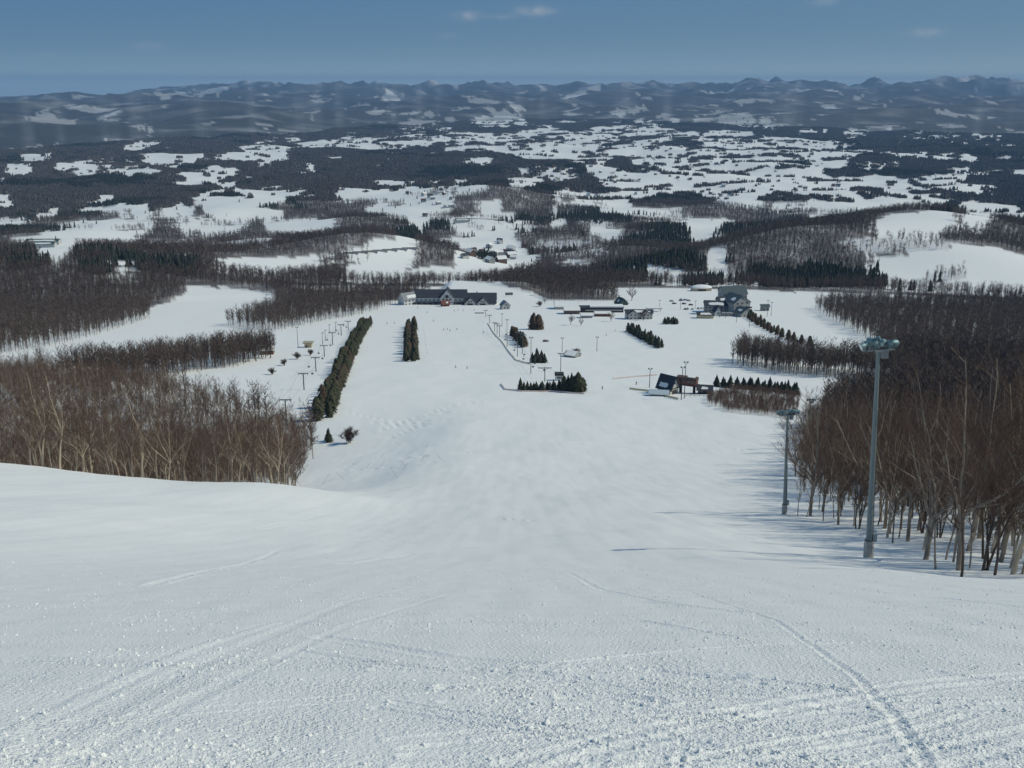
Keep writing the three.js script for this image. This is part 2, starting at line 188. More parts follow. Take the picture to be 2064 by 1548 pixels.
// ---------------------------------------------------------------- ground sheet (one polar sheet cut into slope, valley and mountains)
const tracks = [];                                         // grooves and ridges left by skis and feet: points, width, depth, roughness
function track(pts, width, depth, rough = 0.3) { const w = []; for (let i = 0; i < pts.length; i += 2) { const p = at(pts[i], pts[i + 1]); w.push([p.x, p.z]); } const xs = w.map((q) => q[0]), zs = w.map((q) => q[1]); tracks.push({ w, width, depth, rough, a: Math.min(...xs) - 1, b: Math.max(...xs) + 1, c: Math.min(...zs) - 1, d: Math.max(...zs) + 1 }); }
track([1380, 1190, 1560, 1250, 1640, 1305, 1720, 1360, 1800, 1440, 1870, 1548], 0.05, 0.013, 1);
track([640, 1285, 760, 1300, 900, 1325, 1100, 1342, 1300, 1350, 1480, 1362], 0.14, 0.02, 0.3);
track([620, 1310, 800, 1338, 1000, 1352, 1240, 1362, 1500, 1378], 0.10, -0.016, 0.5);
track([900, 1388, 1100, 1398, 1250, 1404, 1330, 1418], 0.10, 0.026, 0.7);
track([1320, 1350, 1440, 1362, 1690, 1392], 0.08, 0.02, 0.6);
track([0, 1545, 200, 1440, 400, 1340, 560, 1275, 700, 1215, 850, 1180], 0.14, 0.009, 0.2);
track([120, 1548, 330, 1440, 520, 1345, 700, 1262, 900, 1200], 0.10, 0.008, 0.2);
track([0, 1490, 180, 1400, 380, 1310, 560, 1255], 0.10, -0.01, 0.4);
track([1130, 1150, 1200, 1185, 1330, 1215, 1500, 1235], 0.10, 0.016, 0.3);
track([1280, 1248, 1420, 1275, 1480, 1285], 0.07, 0.015, 0.6);
track([1900, 1205, 1990, 1215, 2064, 1225], 0.08, 0.016, 0.6);
track([1880, 1355, 1980, 1368, 2064, 1374], 0.06, 0.016, 0.5);
track([680, 1138, 760, 1128, 835, 1116], 0.2, 0.05, 0.2);
track([480, 1070, 640, 1040, 820, 1020], 0.25, 0.05, 0.2);
track([300, 1180, 420, 1150, 560, 1110, 760, 1085], 0.22, 0.035, 0.2);
track([1010, 1046, 1085, 1050], 0.25, 0.09, 0.4);
track([1490, 908, 1530, 910, 1560, 911], 0.5, 0.2, 0.3);
track([1230, 1086, 1330, 1090, 1450, 1104, 1560, 1118], 0.3, 0.025, 0.5);
track([720, 935, 800, 925, 870, 918, 940, 913], 0.6, 0.25, 0.3);
track([700, 948, 800, 940, 900, 930], 0.5, -0.12, 0.3);
for (const [x, y, dx, dy] of [[760, 870, 150, -40], [800, 860, 180, -25], [740, 850, 120, 10], [850, 840, 120, -30], [790, 882, 110, -34], [700, 830, 150, 24]]) track([x, y, x + dx * 0.5, y + dy * 0.7, x + dx, y + dy], 0.7, 0.16, 0.4);
{ // ski and board cuts crossing the near slope in pairs
  const q = rng(123);
  for (let i = 0; i < 30; i++) {
    const d0 = 4.5 * Math.pow(12, q()), x0 = (q() - 0.5) * 1.1 * d0, R = (8 + 22 * q()) * (q() < 0.5 ? 1 : -1), a0 = (q() - 0.5) * 1.5 + (q() < 0.5 ? 0 : Math.PI), len = 3 + 0.35 * d0 * (0.5 + q()), dep = 0.006 + 0.009 * q(), wd = 0.045 + 0.04 * q();
    for (const off of q() < 0.6 ? [0, 0.3] : [0]) { const w = []; for (let k = 0; k <= 9; k++) { const t = a0 + (k / 9 - 0.5) * len / R, px = x0 + R * (Math.sin(t) - Math.sin(a0)) - off * Math.sin(t), pd = d0 - R * (Math.cos(t) - Math.cos(a0)) + off * Math.cos(t); w.push([px, -Math.max(2, pd)]); } const xs = w.map((e) => e[0]), zs = w.map((e) => e[1]); tracks.push({ w, width: wd, depth: dep, rough: 0.35, a: Math.min(...xs) - 0.4, b: Math.max(...xs) + 0.4, c: Math.min(...zs) - 0.4, d: Math.max(...zs) + 0.4 }); }
  }
}
function trackAt(x, z) {
  let h = 0;
  for (const t of tracks) {
    if (x < t.a || x > t.b || z < t.c || z > t.d) continue;
    let best = 1e9, end = 1; for (let i = 0; i < t.w.length - 1; i++) { const [ax, az] = t.w[i], [bx, bz] = t.w[i + 1], ux = bx - ax, uz = bz - az, l2 = ux * ux + uz * uz, q = clamp(((x - ax) * ux + (z - az) * uz) / l2, 0, 1), D = Math.hypot(x - ax - q * ux, z - az - q * uz); if (D < best) best = D; }
    if (best < 3 * t.width) {
      const wob = 1 + t.rough * noise(x / (t.width * 1.5), z / (t.width * 1.5)), u = best / (t.width * (0.8 + 0.3 * wob));
      h += t.depth * wob * (-Math.exp(-u * u * 1.4) + 0.75 * Math.exp(-((u - 1.35) ** 2) * 5)) * end;
    }
  }
  return h;
}
function microSnow(x, z, r) {
  if (r > 70) return trackAt(x, z);
  const f = 1 - smooth(35, 70, r), rough = 0.15 + 0.85 * smooth(-0.3, 0.6, noise(x / 2.6 + 11, z / 3.4) + 0.5 * noise(x / 0.9, z / 1.3) + 0.25 * smooth(12, 4, r));
  const l = Math.max(0, noise(x / 0.085, z / 0.085)), l2 = Math.max(0, noise(x / 0.19 + 50, z / 0.19));
  return trackAt(x, z) + f * (rough * (0.011 * l + 0.018 * l2 * l2 + 0.005 * noise(x / 0.045, z / 0.045)) + 0.02 * noise(x / 1.1, z / 1.7) + 0.004 * noise(x / 0.3 + 9, z / 0.8));
}
const snowMat = new THREE.MeshStandardMaterial({ vertexColors: true, roughness: 0.82 });
const landMat = new THREE.MeshStandardMaterial({ vertexColors: true, roughness: 0.95 });
{
  const n = 512, d = new Uint8Array(n * n * 4), N = new Float32Array(n * n);
  const tile = (x, y, p) => { const w = (X, Y) => noise(X, Y), u = x / n, v = y / n; return (w(u * p, v * p) * (1 - u) * (1 - v) + w((u - 1) * p, v * p) * u * (1 - v) + w(u * p, (v - 1) * p) * (1 - u) * v + w((u - 1) * p, (v - 1) * p) * u * v); };
  for (let y = 0; y < n; y++) for (let x = 0; x < n; x++) N[y * n + x] = 0.5 + 0.28 * tile(x, y, 31) + 0.22 * tile(x, y, 67) + 0.16 * tile(x, y, 128);
  for (let i = 0; i < n * n; i++) { const g = clamp(N[i], 0, 1) * 255; d[i * 4] = d[i * 4 + 1] = d[i * 4 + 2] = g; d[i * 4 + 3] = 255; }
  const t = new THREE.DataTexture(d, n, n, THREE.RGBAFormat); t.wrapS = t.wrapT = THREE.RepeatWrapping; t.magFilter = THREE.LinearFilter; t.needsUpdate = true;
  snowMat.bumpMap = t; snowMat.bumpScale = 0.036;
}
{
  const ang = [], fine = 36 * Math.PI / 180, NF = 560, NC = 56;
  for (let i = 0; i < NF; i++) ang.push(-fine + 2 * fine * i / (NF - 1));
  for (let i = 1; i < NC; i++) ang.push(fine + (2 * Math.PI - 2 * fine) * i / NC);
  const rad = []; const run = (a, b, k) => { const n = Math.ceil(Math.log(b / a) / k); for (let i = 0; i < n; i++) rad.push(a * Math.pow(b / a, i / n)); return rad.length; };
  run(0.5, 3, 0.09); run(3, 28, 0.0055); run(28, 45, 0.0085); const r1 = run(45, 1150, 0.011), r2 = run(1150, 10000, 0.011); run(10000, 27000, 0.0055); rad.push(27000);
  const NA = ang.length, NR = rad.length, pos = new Float32Array(NA * NR * 3), col = new Float32Array(NA * NR * 3), nor = new Float32Array(NA * NR * 3);
  const sn = [0.83, 0.828, 0.79];
  for (let j = 0; j < NR; j++) for (let i = 0; i < NA; i++) {
    const r = rad[j], x = r * Math.sin(ang[i]), z = -r * Math.cos(ang[i]), k = (j * NA + i) * 3;
    let y = height(x, z); if (r < 1150 && i < NF) y += microSnow(x, z, r);
    pos[k] = x; pos[k + 1] = y; pos[k + 2] = z;
    let c = 0; if (r > 1000) { if (i < NF + 1) c = coverAt(x, z); else c = 1; }
    let w = c === 0 ? 0 : 1;
    const g = 0.5 + 0.5 * fbm(x / 45, z / 45, 3), g2 = 0.5 + 0.5 * fbm(x / (r * 0.02) + 7, z / (r * 0.03), 4);
    const f = smooth(0.4, 0.75, g) * 0.3; let q = [0.13 + 0.06 * g + f, 0.115 + 0.055 * g + f, 0.105 + 0.05 * g + f];                              // brush, trunks and litter under bare wood
    if (c === 2) q = [0.56 + 0.2 * g, 0.555 + 0.2 * g, 0.54 + 0.2 * g];
    let mt = false, mt2 = 0; if (r > 5000 && r > foot(x / Math.max(-z, 0.3 * r)) + 250) { mt = true; const hb = clamp(fbm(x / 620 + 9, z / 520, 4) * 2.2 + 0.1, 0, 1), st = clamp(ridged(x / 800 + 3, z / 900, 4) * 1.9 - 1.0, 0, 1) * clamp((g2 - 0.4) * 3.2, 0, 1), pk = smooth(17500, 20500, r) * smooth(-120, 10, y + 60 * noise(x / 900, z / 900)), m = 0.012 + hb * hb * 0.19 + clamp((g2 - 0.5) * 2.6, 0, 1) * 0.13 + 0.42 * st * st + 0.5 * pk * hb; mt2 = hb; q = c === 2 ? [0.36, 0.35, 0.34] : [0.03 + m, 0.032 + m * 0.98, 0.03 + m * 0.96]; }
    if (mt && c === 0) w = 0.12 + 0.5 * (1 - mt2);
    for (let e = 0; e < 3; e++) col[k + e] = lerp(sn[e], q[e], w);
  }
  const at3 = (j, i) => (j * NA + (i + NA) % NA) * 3;
  for (let j = 0; j < NR; j++) for (let i = 0; i < NA; i++) {
    const a = at3(Math.max(j - 1, 0), i), b = at3(Math.min(j + 1, NR - 1), i), c = at3(j, i - 1), d = at3(j, i + 1), k = at3(j, i);
    const ux = pos[b] - pos[a], uy = pos[b + 1] - pos[a + 1], uz = pos[b + 2] - pos[a + 2], vx = pos[d] - pos[c], vy = pos[d + 1] - pos[c + 1], vz = pos[d + 2] - pos[c + 2];
    let x = vy * uz - vz * uy, y = vz * ux - vx * uz, z = vx * uy - vy * ux; if (y < 0) { x = -x; y = -y; z = -z; } const l = Math.hypot(x, y, z) || 1; nor[k] = x / l; nor[k + 1] = y / l; nor[k + 2] = z / l;
  }
  const cut = (name, j0, j1, mat, label, category) => {
    const n = j1 - j0 + 1, extra = j0 === 0 ? 1 : 0, s = j0 * NA * 3, e = (j1 + 1) * NA * 3;
    const P = new Float32Array(e - s + extra * 3), C = new Float32Array(e - s + extra * 3), Nn = new Float32Array(e - s + extra * 3), U = new Float32Array((e - s) / 3 * 2 + extra * 2);
    P.set(pos.subarray(s, e)); C.set(col.subarray(s, e)); Nn.set(nor.subarray(s, e));
    const idx = []; for (let j = 0; j < n - 1; j++) for (let i = 0; i < NA; i++) { const a = j * NA + i, b = j * NA + (i + 1) % NA, c = a + NA, d = b + NA; idx.push(a, b, c, b, d, c); }
    if (extra) { const k = e - s; P[k + 1] = height(0, 0); C.set(sn, k); Nn[k + 1] = 1; for (let i = 0; i < NA; i++) idx.push(k / 3, (i + 1) % NA, i); }
    for (let i = 0; i < U.length / 2; i++) { U[i * 2] = P[i * 3] / 1.7; U[i * 2 + 1] = P[i * 3 + 2] / 1.7; }
    const g = new THREE.BufferGeometry(); g.setAttribute('position', new THREE.BufferAttribute(P, 3)); g.setAttribute('normal', new THREE.BufferAttribute(Nn, 3)); g.setAttribute('color', new THREE.BufferAttribute(C, 3)); g.setAttribute('uv', new THREE.BufferAttribute(U, 2)); g.setIndex(new THREE.BufferAttribute(new Uint32Array(idx), 1));
    const m = new THREE.Mesh(g, mat); m.name = name; m.castShadow = m.receiveShadow = true; m.userData = { kind: 'structure', label, category }; scene.add(m);
  };
  cut('ski_slope', 0, r1, snowMat, 'groomed white ski slope running down to the lodge', 'ski slope');
  cut('valley', r1, r2, landMat, 'snowy farmland and wooded low hills beyond the lodge', 'valley');
  cut('mountains', r2, NR - 1, landMat, 'hazy forested mountain ranges along the skyline', 'mountains');
}

// ---------------------------------------------------------------- helpers for things
const taken = new Map();
function numbered(n) { const k = taken.get(n) ?? 0; taken.set(n, k + 1); return k ? n + '_' + String(k).padStart(3, '0') : n; }
function thing(name, label, category, p, turn = 0, group) { const o = new THREE.Group(); o.name = numbered(name); o.position.copy(p); o.rotation.y = turn; o.userData = { label, category }; if (group) o.userData.group = group; scene.add(o); return o; }
function part(name, g, mat, parent) { const m = new THREE.Mesh(g, mat); m.name = name; m.castShadow = m.receiveShadow = true; parent.add(m); return m; }
function copyOf(o, p, turn, label, group) { const c = o.clone(); c.name = numbered(o.name.replace(/_\d{3}$/, '')); c.position.copy(p); c.rotation.y = turn; c.userData = { ...o.userData }; if (label) c.userData.label = label; if (group) c.userData.group = group; scene.add(c); return c; }
const M = (r, g, b, rough = 0.8, metal = 0) => new THREE.MeshStandardMaterial({ color: rgb(r, g, b), roughness: rough, metalness: metal });
const box = (w, h, d, x = 0, y = 0, z = 0) => new THREE.BoxGeometry(w, h, d).translate(x, y, z);
const cyl = (r0, r1, h, n = 10, x = 0, y = 0, z = 0) => new THREE.CylinderGeometry(r1, r0, h, n).translate(x, y + h / 2, z);
function rod(a, b, r, n = 5) { const d = b.clone().sub(a), g = new THREE.CylinderGeometry(r, r, d.length(), n); g.applyQuaternion(new THREE.Quaternion().setFromUnitVectors(V(0, 1, 0), d.normalize())); const m = a.clone().add(b).multiplyScalar(0.5); return g.translate(m.x, m.y, m.z); }
function tris(P, C) { const g = new THREE.BufferGeometry(); g.setAttribute('position', new THREE.Float32BufferAttribute(P, 3)); g.setAttribute('color', new THREE.Float32BufferAttribute(C, 3)); g.computeVertexNormals(); return g; }

// ---------------------------------------------------------------- bare trees
function tubeInto(P, C, path, radii, sides, color, q) {    // a tapering limb along a path
  const rings = []; let ref = V(1, 0.13, 0.2).normalize();
  for (let i = 0; i < path.length; i++) {
    const t = path[Math.min(i + 1, path.length - 1)].clone().sub(path[Math.max(i - 1, 0)]).normalize(), u = ref.clone().addScaledVector(t, -ref.dot(t)).normalize(), v = t.clone().cross(u), ring = [];
    for (let s = 0; s < sides; s++) { const a = s / sides * 2 * Math.PI, k = radii[i]; ring.push([path[i].x + k * (u.x * Math.cos(a) + v.x * Math.sin(a)), path[i].y + k * (u.y * Math.cos(a) + v.y * Math.sin(a)), path[i].z + k * (u.z * Math.cos(a) + v.z * Math.sin(a))]); }
    rings.push(ring);
  }
  for (let i = 0; i < rings.length - 1; i++) { const t = 0.75 + 0.5 * q(); for (let s = 0; s < sides; s++) { const a = rings[i][s], b = rings[i][(s + 1) % sides], c = rings[i + 1][s], d = rings[i + 1][(s + 1) % sides]; P.push(...a, ...b, ...c, ...b, ...d, ...c); const m = t * (0.9 + 0.2 * q()); for (let e = 0; e < 6; e++) C.push(color[0] * m, color[1] * m, color[2] * m); } }
}
function sliver(P, C, a, dir, len, w, color, q) { const side = V(q() - 0.5, q() - 0.5, q() - 0.5).cross(dir).normalize().multiplyScalar(w / 2), b = a.clone().addScaledVector(dir, len); P.push(a.x - side.x, a.y - side.y, a.z - side.z, a.x + side.x, a.y + side.y, a.z + side.z, b.x, b.y, b.z); const m = 0.7 + 0.6 * q(); for (let e = 0; e < 3; e++) C.push(color[0] * m, color[1] * m, color[2] * m); }
function bareTree(seed, o) {
  const q = rng(seed), T = [[], []], W = [[], []], H = o.H;
  const bend = (dir, k, up) => dir.clone().add(V((q() - 0.5) * k, (q() - 0.5) * k * 0.6 + up, (q() - 0.5) * k)).normalize();
  const grow = (start, dir, len, r0, r1, seg, wob, up) => { const path = [start.clone()], radii = [r0]; let d = dir.clone(); for (let i = 1; i <= seg; i++) { d = bend(d, wob, up); path.push(path[i - 1].clone().addScaledVector(d, len / seg)); radii.push(lerp(r0, r1, i / seg)); } return { path, radii, dir: d }; };
  const along = (s, t) => { const f = t * (s.path.length - 1), i = Math.min(Math.floor(f), s.path.length - 2), k = f - i; return { p: s.path[i].clone().lerp(s.path[i + 1], k), d: s.path[i + 1].clone().sub(s.path[i]).normalize(), r: lerp(s.radii[i], s.radii[i + 1], k) }; };
  const stems = [];
  const nStem = o.stems ?? 1;
  for (let s = 0; s < nStem; s++) {
    const lean = nStem > 1 ? 0.24 : o.lean, base = V(nStem > 1 ? (q() - 0.5) * 0.5 : 0, -0.5, nStem > 1 ? (q() - 0.5) * 0.5 : 0);
    const forkAt = o.fork * (0.85 + 0.3 * q()), hs = H * (nStem > 1 ? 0.75 + 0.25 * q() : 1);
    const trunk = grow(base, V((q() - 0.5) * lean, 1, (q() - 0.5) * lean).normalize(), hs * forkAt + 0.5, o.r, o.r * 0.62, 6, 0.16, 0.05);
    tubeInto(T[0], T[1], trunk.path, trunk.radii, 7, o.bark, q); stems.push([trunk, 0.55]);
    const limbs = o.limbs + (q() < 0.4 ? 1 : 0), a0 = q() * 6.28;
    for (let l = 0; l < limbs; l++) { const a = a0 + l * 6.28 / limbs + q() * 0.7, e = l === 0 ? 0.12 : o.spread * (0.7 + 0.6 * q()); const end = along(trunk, l === 0 ? 1 : 0.72 + 0.28 * q()); const L = grow(end.p, V(Math.cos(a) * e, 1, Math.sin(a) * e).normalize(), hs * (1 - forkAt) * (l === 0 ? 1 : 0.7 + 0.25 * q()), end.r * 0.8, 0.018, 7, 0.28, 0.06); tubeInto(T[0], T[1], L.path, L.radii, 5, o.bark, q); stems.push([L, 0.08]); }
  }
  for (const [st, from] of stems) {
    const nb = Math.round(o.branches * (from > 0.3 ? 0.35 : 1));
    for (let b = 0; b < nb; b++) {
      const t = from + (0.98 - from) * (b + q()) / nb, s = along(st, t), a = q() * 6.28, e = o.open * (0.7 + 0.6 * q());
      const dir = s.d.clone().multiplyScalar(1).add(V(Math.cos(a) * e, (q() - 0.35) * 0.35, Math.sin(a) * e)).normalize(), len = H * (from > 0.3 ? 0.15 : 0.20) * (1.15 - 0.75 * t) * (0.6 + 0.8 * q());
      const B = grow(s.p, dir, len, Math.max(0.012, s.r * 0.45), 0.008, 4, 0.42, 0.07);
      tubeInto(W[0], W[1], B.path, B.radii, 3, q() < 0.6 ? o.bark : o.twig, q);
      for (let k = 0; k < o.sub; k++) {
        const m = along(B, 0.2 + 0.8 * (k + q()) / o.sub), d2 = m.d.clone().add(V((q() - 0.5) * 1.5, (q() - 0.3) * 1.1, (q() - 0.5) * 1.5)).normalize(), l2 = len * (0.28 + 0.35 * q());
        const w2 = grow(m.p, d2, l2, 0.011, 0.006, 2, 0.4, 0.06); tubeInto(W[0], W[1], w2.path, w2.radii, 3, o.twig, q);
        for (let f = 0; f < o.fine; f++) { const n = along(w2, 0.1 + 0.9 * q()); sliver(W[0], W[1], n.p, n.d.clone().add(V((q() - 0.5) * 1.4, (q() - 0.3) * 1.2, (q() - 0.5) * 1.4)).normalize(), (0.35 + 0.6 * q()) * (o.tw ? 1.3 : 1), 0.016 * (o.tw ?? 1), o.twig, q); }
      }
    }
  }
  return [tris(T[0], T[1]), tris(W[0], W[1])];
}
const barkMat = new THREE.MeshStandardMaterial({ vertexColors: true, roughness: 0.9 });
const twigMat = new THREE.MeshStandardMaterial({ vertexColors: true, roughness: 0.9 });
const PALE = [0.42, 0.345, 0.255], GREY = [0.25, 0.21, 0.17], DARK = [0.095, 0.07, 0.055], RED = [0.115, 0.068, 0.049], BROWN = [0.14, 0.088, 0.058];
const birches = [1, 2, 3, 4, 5].map((s) => bareTree(100 + s, { H: 14, r: 0.165, lean: 0.26, fork: 0.36, limbs: 3, spread: 0.62, branches: 12, open: 1.0, sub: 6, fine: 7, bark: PALE, twig: BROWN }));
const saplings = [1, 2, 3, 4].map((s) => bareTree(200 + s, { H: 11, r: 0.10, lean: 0.26, fork: 0.45, limbs: 2, spread: 0.5, branches: 12, open: 0.85, sub: 6, fine: 7, bark: s % 2 ? DARK : GREY, twig: RED }));
const broads = [1, 2, 3, 4].map((s) => bareTree(300 + s, { H: 14.5, r: 0.2, lean: 0.26, fork: 0.32, limbs: 3, spread: 0.8, branches: 13, open: 1.0, sub: 6, fine: 7, bark: s % 2 ? GREY : [0.26, 0.21, 0.155], twig: RED }));
const clumps = [1, 2].map((s) => bareTree(400 + s, { H: 8, r: 0.09, stems: 4, lean: 0.3, fork: 0.45, limbs: 2, spread: 0.5, branches: 7, open: 0.8, sub: 4, fine: 6, bark: DARK, twig: RED }));
const roundTrees = [1, 2, 3].map((s) => bareTree(450 + s, { H: 11, r: 0.3, lean: 0.2, fork: 0.3, limbs: 4, spread: 0.95, branches: 10, open: 1.1, sub: 5, fine: 6, tw: 5, bark: DARK, twig: [0.075, 0.052, 0.042] }));
const shrubs = [1, 2].map((s) => bareTree(500 + s, { H: 4.2, r: 0.07, stems: 5, lean: 0.5, fork: 0.3, limbs: 2, spread: 0.8, branches: 6, open: 0.9, sub: 4, fine: 5, tw: 3, bark: DARK, twig: [0.09, 0.062, 0.048] }));
function plantTree(name, variant, p, turn, k, label, group, ky = 1) { const t = thing(name, label, 'tree', p, turn, group); t.scale.set(k, k * ky, k); part('trunk', variant[0], barkMat, t); part('crown', variant[1], twigMat, t); return t; }
const merged = (v) => mergeGeometries(v);
function scatter(name, label, category, variants, spots) {  // woods nobody could count: one instanced object per variant set
  const by = variants.map(() => []); for (const s of spots) by[s.v % variants.length].push(s);
  const root = new THREE.Group(); root.name = name; root.userData = { kind: 'stuff', label, category }; scene.add(root);
  const m4 = new THREE.Matrix4(), Q = new THREE.Quaternion(), E = new THREE.Euler(), c = new THREE.Color();
  by.forEach((list, i) => { if (!list.length) return; const im = new THREE.InstancedMesh(variants[i], barkMat, list.length); im.name = 'trees'; im.castShadow = im.receiveShadow = true; im.userData = { kind: 'stuff' };
    list.forEach((s, j) => { Q.setFromEuler(E.set((s.l ?? 0), s.t, (s.l2 ?? 0))); m4.compose(s.p, Q, V(s.k * (s.w ?? 1), s.k, s.k * (s.w ?? 1))); im.setMatrixAt(j, m4); const q = s.c ?? 1; im.setColorAt(j, c.setRGB(q * (s.cr ?? 1), q * (s.cg ?? 1), q * (s.cb ?? 1))); }); root.add(im); });
}

// near right wood
const farSpots = [];
{
  const q = rng(21), poly = cover[cover.length - 8], grp = 'bare trees of the wood beside the floodlight poles';
  const cand = [];
  for (let d = 40; d < 330; d += 4.1) for (let x = 12; x < 260; x += 4.1) { const X = x + (q() - 0.5) * 4, Z = -d + (q() - 0.5) * 4; if (!inside(poly, X, Z) || Math.abs(X / Z) < 0.2 || X / -Z > 0.72) continue; cand.push([X, Z, q(), q(), q(), q()]); }
  cand.sort((a, b) => Math.hypot(a[0], a[1]) - Math.hypot(b[0], b[1]));
  let n = 0; const edge = (X, Z) => !inside(poly, X - 5, Z) || !inside(poly, X - 3, Z + 4);
  for (const [X, Z, a, b, c, e] of cand) {
    const p = onGround(X, Z); p.y -= 0.05;
    const young = edge(X, Z) && a < 0.6;
    const set = young ? saplings : a < 0.42 ? saplings : a < 0.5 ? clumps : a < 0.88 ? broads : birches, v = set[Math.floor(b * set.length)], k = (0.75 + 0.65 * c) * (young ? 0.75 : 1);
    if (n < 120) { n++; plantTree('bare_tree', v, p, e * 6.28, k, set === saplings ? 'slender bare tree with reddish twigs in the wood by the floodlight poles' : set === clumps ? 'many-stemmed bare tree in the wood by the floodlight poles' : set === broads ? 'stout bare tree with wide grey limbs in the wood by the floodlight poles' : 'pale-barked bare tree in the wood by the floodlight poles', grp + (set === saplings ? ', slender' : set === clumps ? ', many-stemmed' : set === broads ? ', stout' : ', pale')); }
    else farSpots.push({ v: set === birches ? 0 : set === broads ? 1 + Math.floor(b * 2) : 3 + Math.floor(b * 3), p, t: e * 6.28, k: set === clumps ? k * 0.75 : k, c: 0.9 + 0.3 * c });
  }
  // the large tree beside the near pole and a few set by hand
  for (const [px, py, v, k, turn] of [[1864, 1128, broads[0], 1.12, 0.4], [1934, 1150, broads[2], 1.1, 2.2], [2040, 1158, birches[1], 1.15, 1], [1888, 1148, saplings[1], 0.9, 2], [1938, 1163, saplings[2], 0.95, 4], [1985, 1150, clumps[0], 1.2, 3], [1800, 1095, saplings[0], 0.85, 1], [1608, 1040, saplings[3], 0.7, 1], [1625, 1042, saplings[1], 0.72, 5], [1690, 1058, broads[1], 0.85, 2.4], [1660, 1050, saplings[2], 0.8, 0], [1730, 1066, clumps[1], 1, 0]]) plantTree('bare_tree', v, at(px, py), turn, k, 'bare tree at the open edge of the wood behind the floodlight poles', 'edge trees behind the floodlight poles');
}
// left wood below the crest
{
  const q = rng(33), poly = cover[cover.length - 1], cand = [];
  for (let d = 96; d < 540; d += 4.4) for (let x = -430; x < -20; x += 4.4) { const X = x + (q() - 0.5) * 4, Z = -d + (q() - 0.5) * 4; if (!inside(poly, X, Z) || X / Z > 0.75) continue; cand.push([X, Z, q(), q(), q(), q()]); }
  cand.sort((a, b) => Math.hypot(a[0], a[1]) - Math.hypot(b[0], b[1]));
  let n = 0;
  for (const [X, Z, a, b, c, e] of cand) {
    const p = onGround(X, Z), r = Math.hypot(X, Z); p.y -= 0.05;
    if (r < 200 && q() < 0.2) continue;
    const big = c > 0.5 ? 'taller ' : 'shorter ', set = a < (r < 210 ? 0.5 : 0.3) ? birches : a < 0.8 ? saplings : broads, v = set[Math.floor(b * set.length)], k = 0.68 + 0.52 * c;
    if (n < 130 && Math.abs(X / Z) < 0.6) { n++; plantTree('birch_tree', v, p, e * 6.28, k, big + (set === birches ? 'pale birch in the wood below the crest of the slope' : set === saplings ? 'slender dark tree among the birches below the crest' : 'wide grey-limbed tree among the birches below the crest'), big + (set === birches ? 'birches below the crest' : set === saplings ? 'slender trees among the birches' : 'wide trees among the birches')); }
    else farSpots.push({ v: set === birches ? 0 : set === broads ? 1 + Math.floor(b * 2) : 3 + Math.floor(b * 3), p, t: e * 6.28, k, c: 0.9 + 0.3 * c });
  }
}
scatter('bare_wood', 'dense bare wood on both sides of the ski slope', 'wood', [birches[2], broads[0], broads[3], saplings[0], saplings[1], saplings[3]].map(merged), farSpots);

// simpler trees for woods farther down
function distantBare(seed, H, nTw, w, col, bark) { const q = rng(seed), P = [], C = []; tubeInto(P, C, [V(0, -0.6, 0), V((q() - 0.5) * 0.4, H * 0.5, (q() - 0.5) * 0.4), V((q() - 0.5) * 0.7, H, (q() - 0.5) * 0.7)], [0.17, 0.11, 0.02], 3, bark, q); for (let i = 0; i < nTw; i++) { const t = 0.25 + 0.7 * q(), a = q() * 6.28, e = 0.5 + 0.7 * q(); sliver(P, C, V(0, H * t, 0), V(Math.cos(a) * e, 0.9, Math.sin(a) * e).normalize(), H * (0.34 - 0.24 * t) * (0.7 + 0.7 * q()), w * (0.6 + 0.8 * q()), col, q); const b = V(Math.cos(a) * e * H * 0.12, H * t + H * 0.08, Math.sin(a) * e * H * 0.12); sliver(P, C, b, V(Math.cos(a + 1) * e, 1.1, Math.sin(a + 1) * e).normalize(), H * 0.13, w, col, q); } return tris(P, C); }
function coniferInto(P, C, H, R, tiers, n, q, col, full = 0.8) { for (let t = 0; t < tiers; t++) { const y0 = H * (0.06 + 0.86 * t / tiers), y1 = Math.min(H, y0 + H * (1.5 / tiers + 0.12)), r = R * Math.pow(1 - t / tiers, full) * (0.85 + 0.3 * q()) + 0.05, a0 = q() * 6.28; for (let i = 0; i < n; i++) { const a = a0 + i / n * 6.28 + (q() - 0.5) * 0.5, da = 6.28 / n * (0.5 + 0.25 * q()), k = r * (0.7 + 0.55 * q()), dy = H * 0.03 * (q() - 0.7), m = 0.6 + 0.8 * q(); P.push(0, y1, 0, Math.cos(a - da) * k * 0.8, y0 + H * 0.03, Math.sin(a - da) * k * 0.8, Math.cos(a) * k, y0 + dy, Math.sin(a) * k, 0, y1, 0, Math.cos(a) * k, y0 + dy, Math.sin(a) * k, Math.cos(a + da) * k * 0.8, y0 + H * 0.03, Math.sin(a + da) * k * 0.8); for (let e = 0; e < 6; e++) C.push(col[0] * m, col[1] * m, col[2] * m); } } }
const lodBare = [0, 1, 2].map((i) => distantBare(600 + i, 13, 46, 0.2, [0.11, 0.078, 0.062], [0.12, 0.095, 0.078]));
const lodThin = [0, 1].map((i) => distantBare(620 + i, 12, 20, 0.42, [0.125, 0.092, 0.077], [0.15, 0.12, 0.10]));
const lodCon = [0, 1].map((i) => { const P = [], C = []; coniferInto(P, C, 13, 2.6, 5, 6, rng(640 + i), [0.03, 0.038, 0.024]); return tris(P, C); });
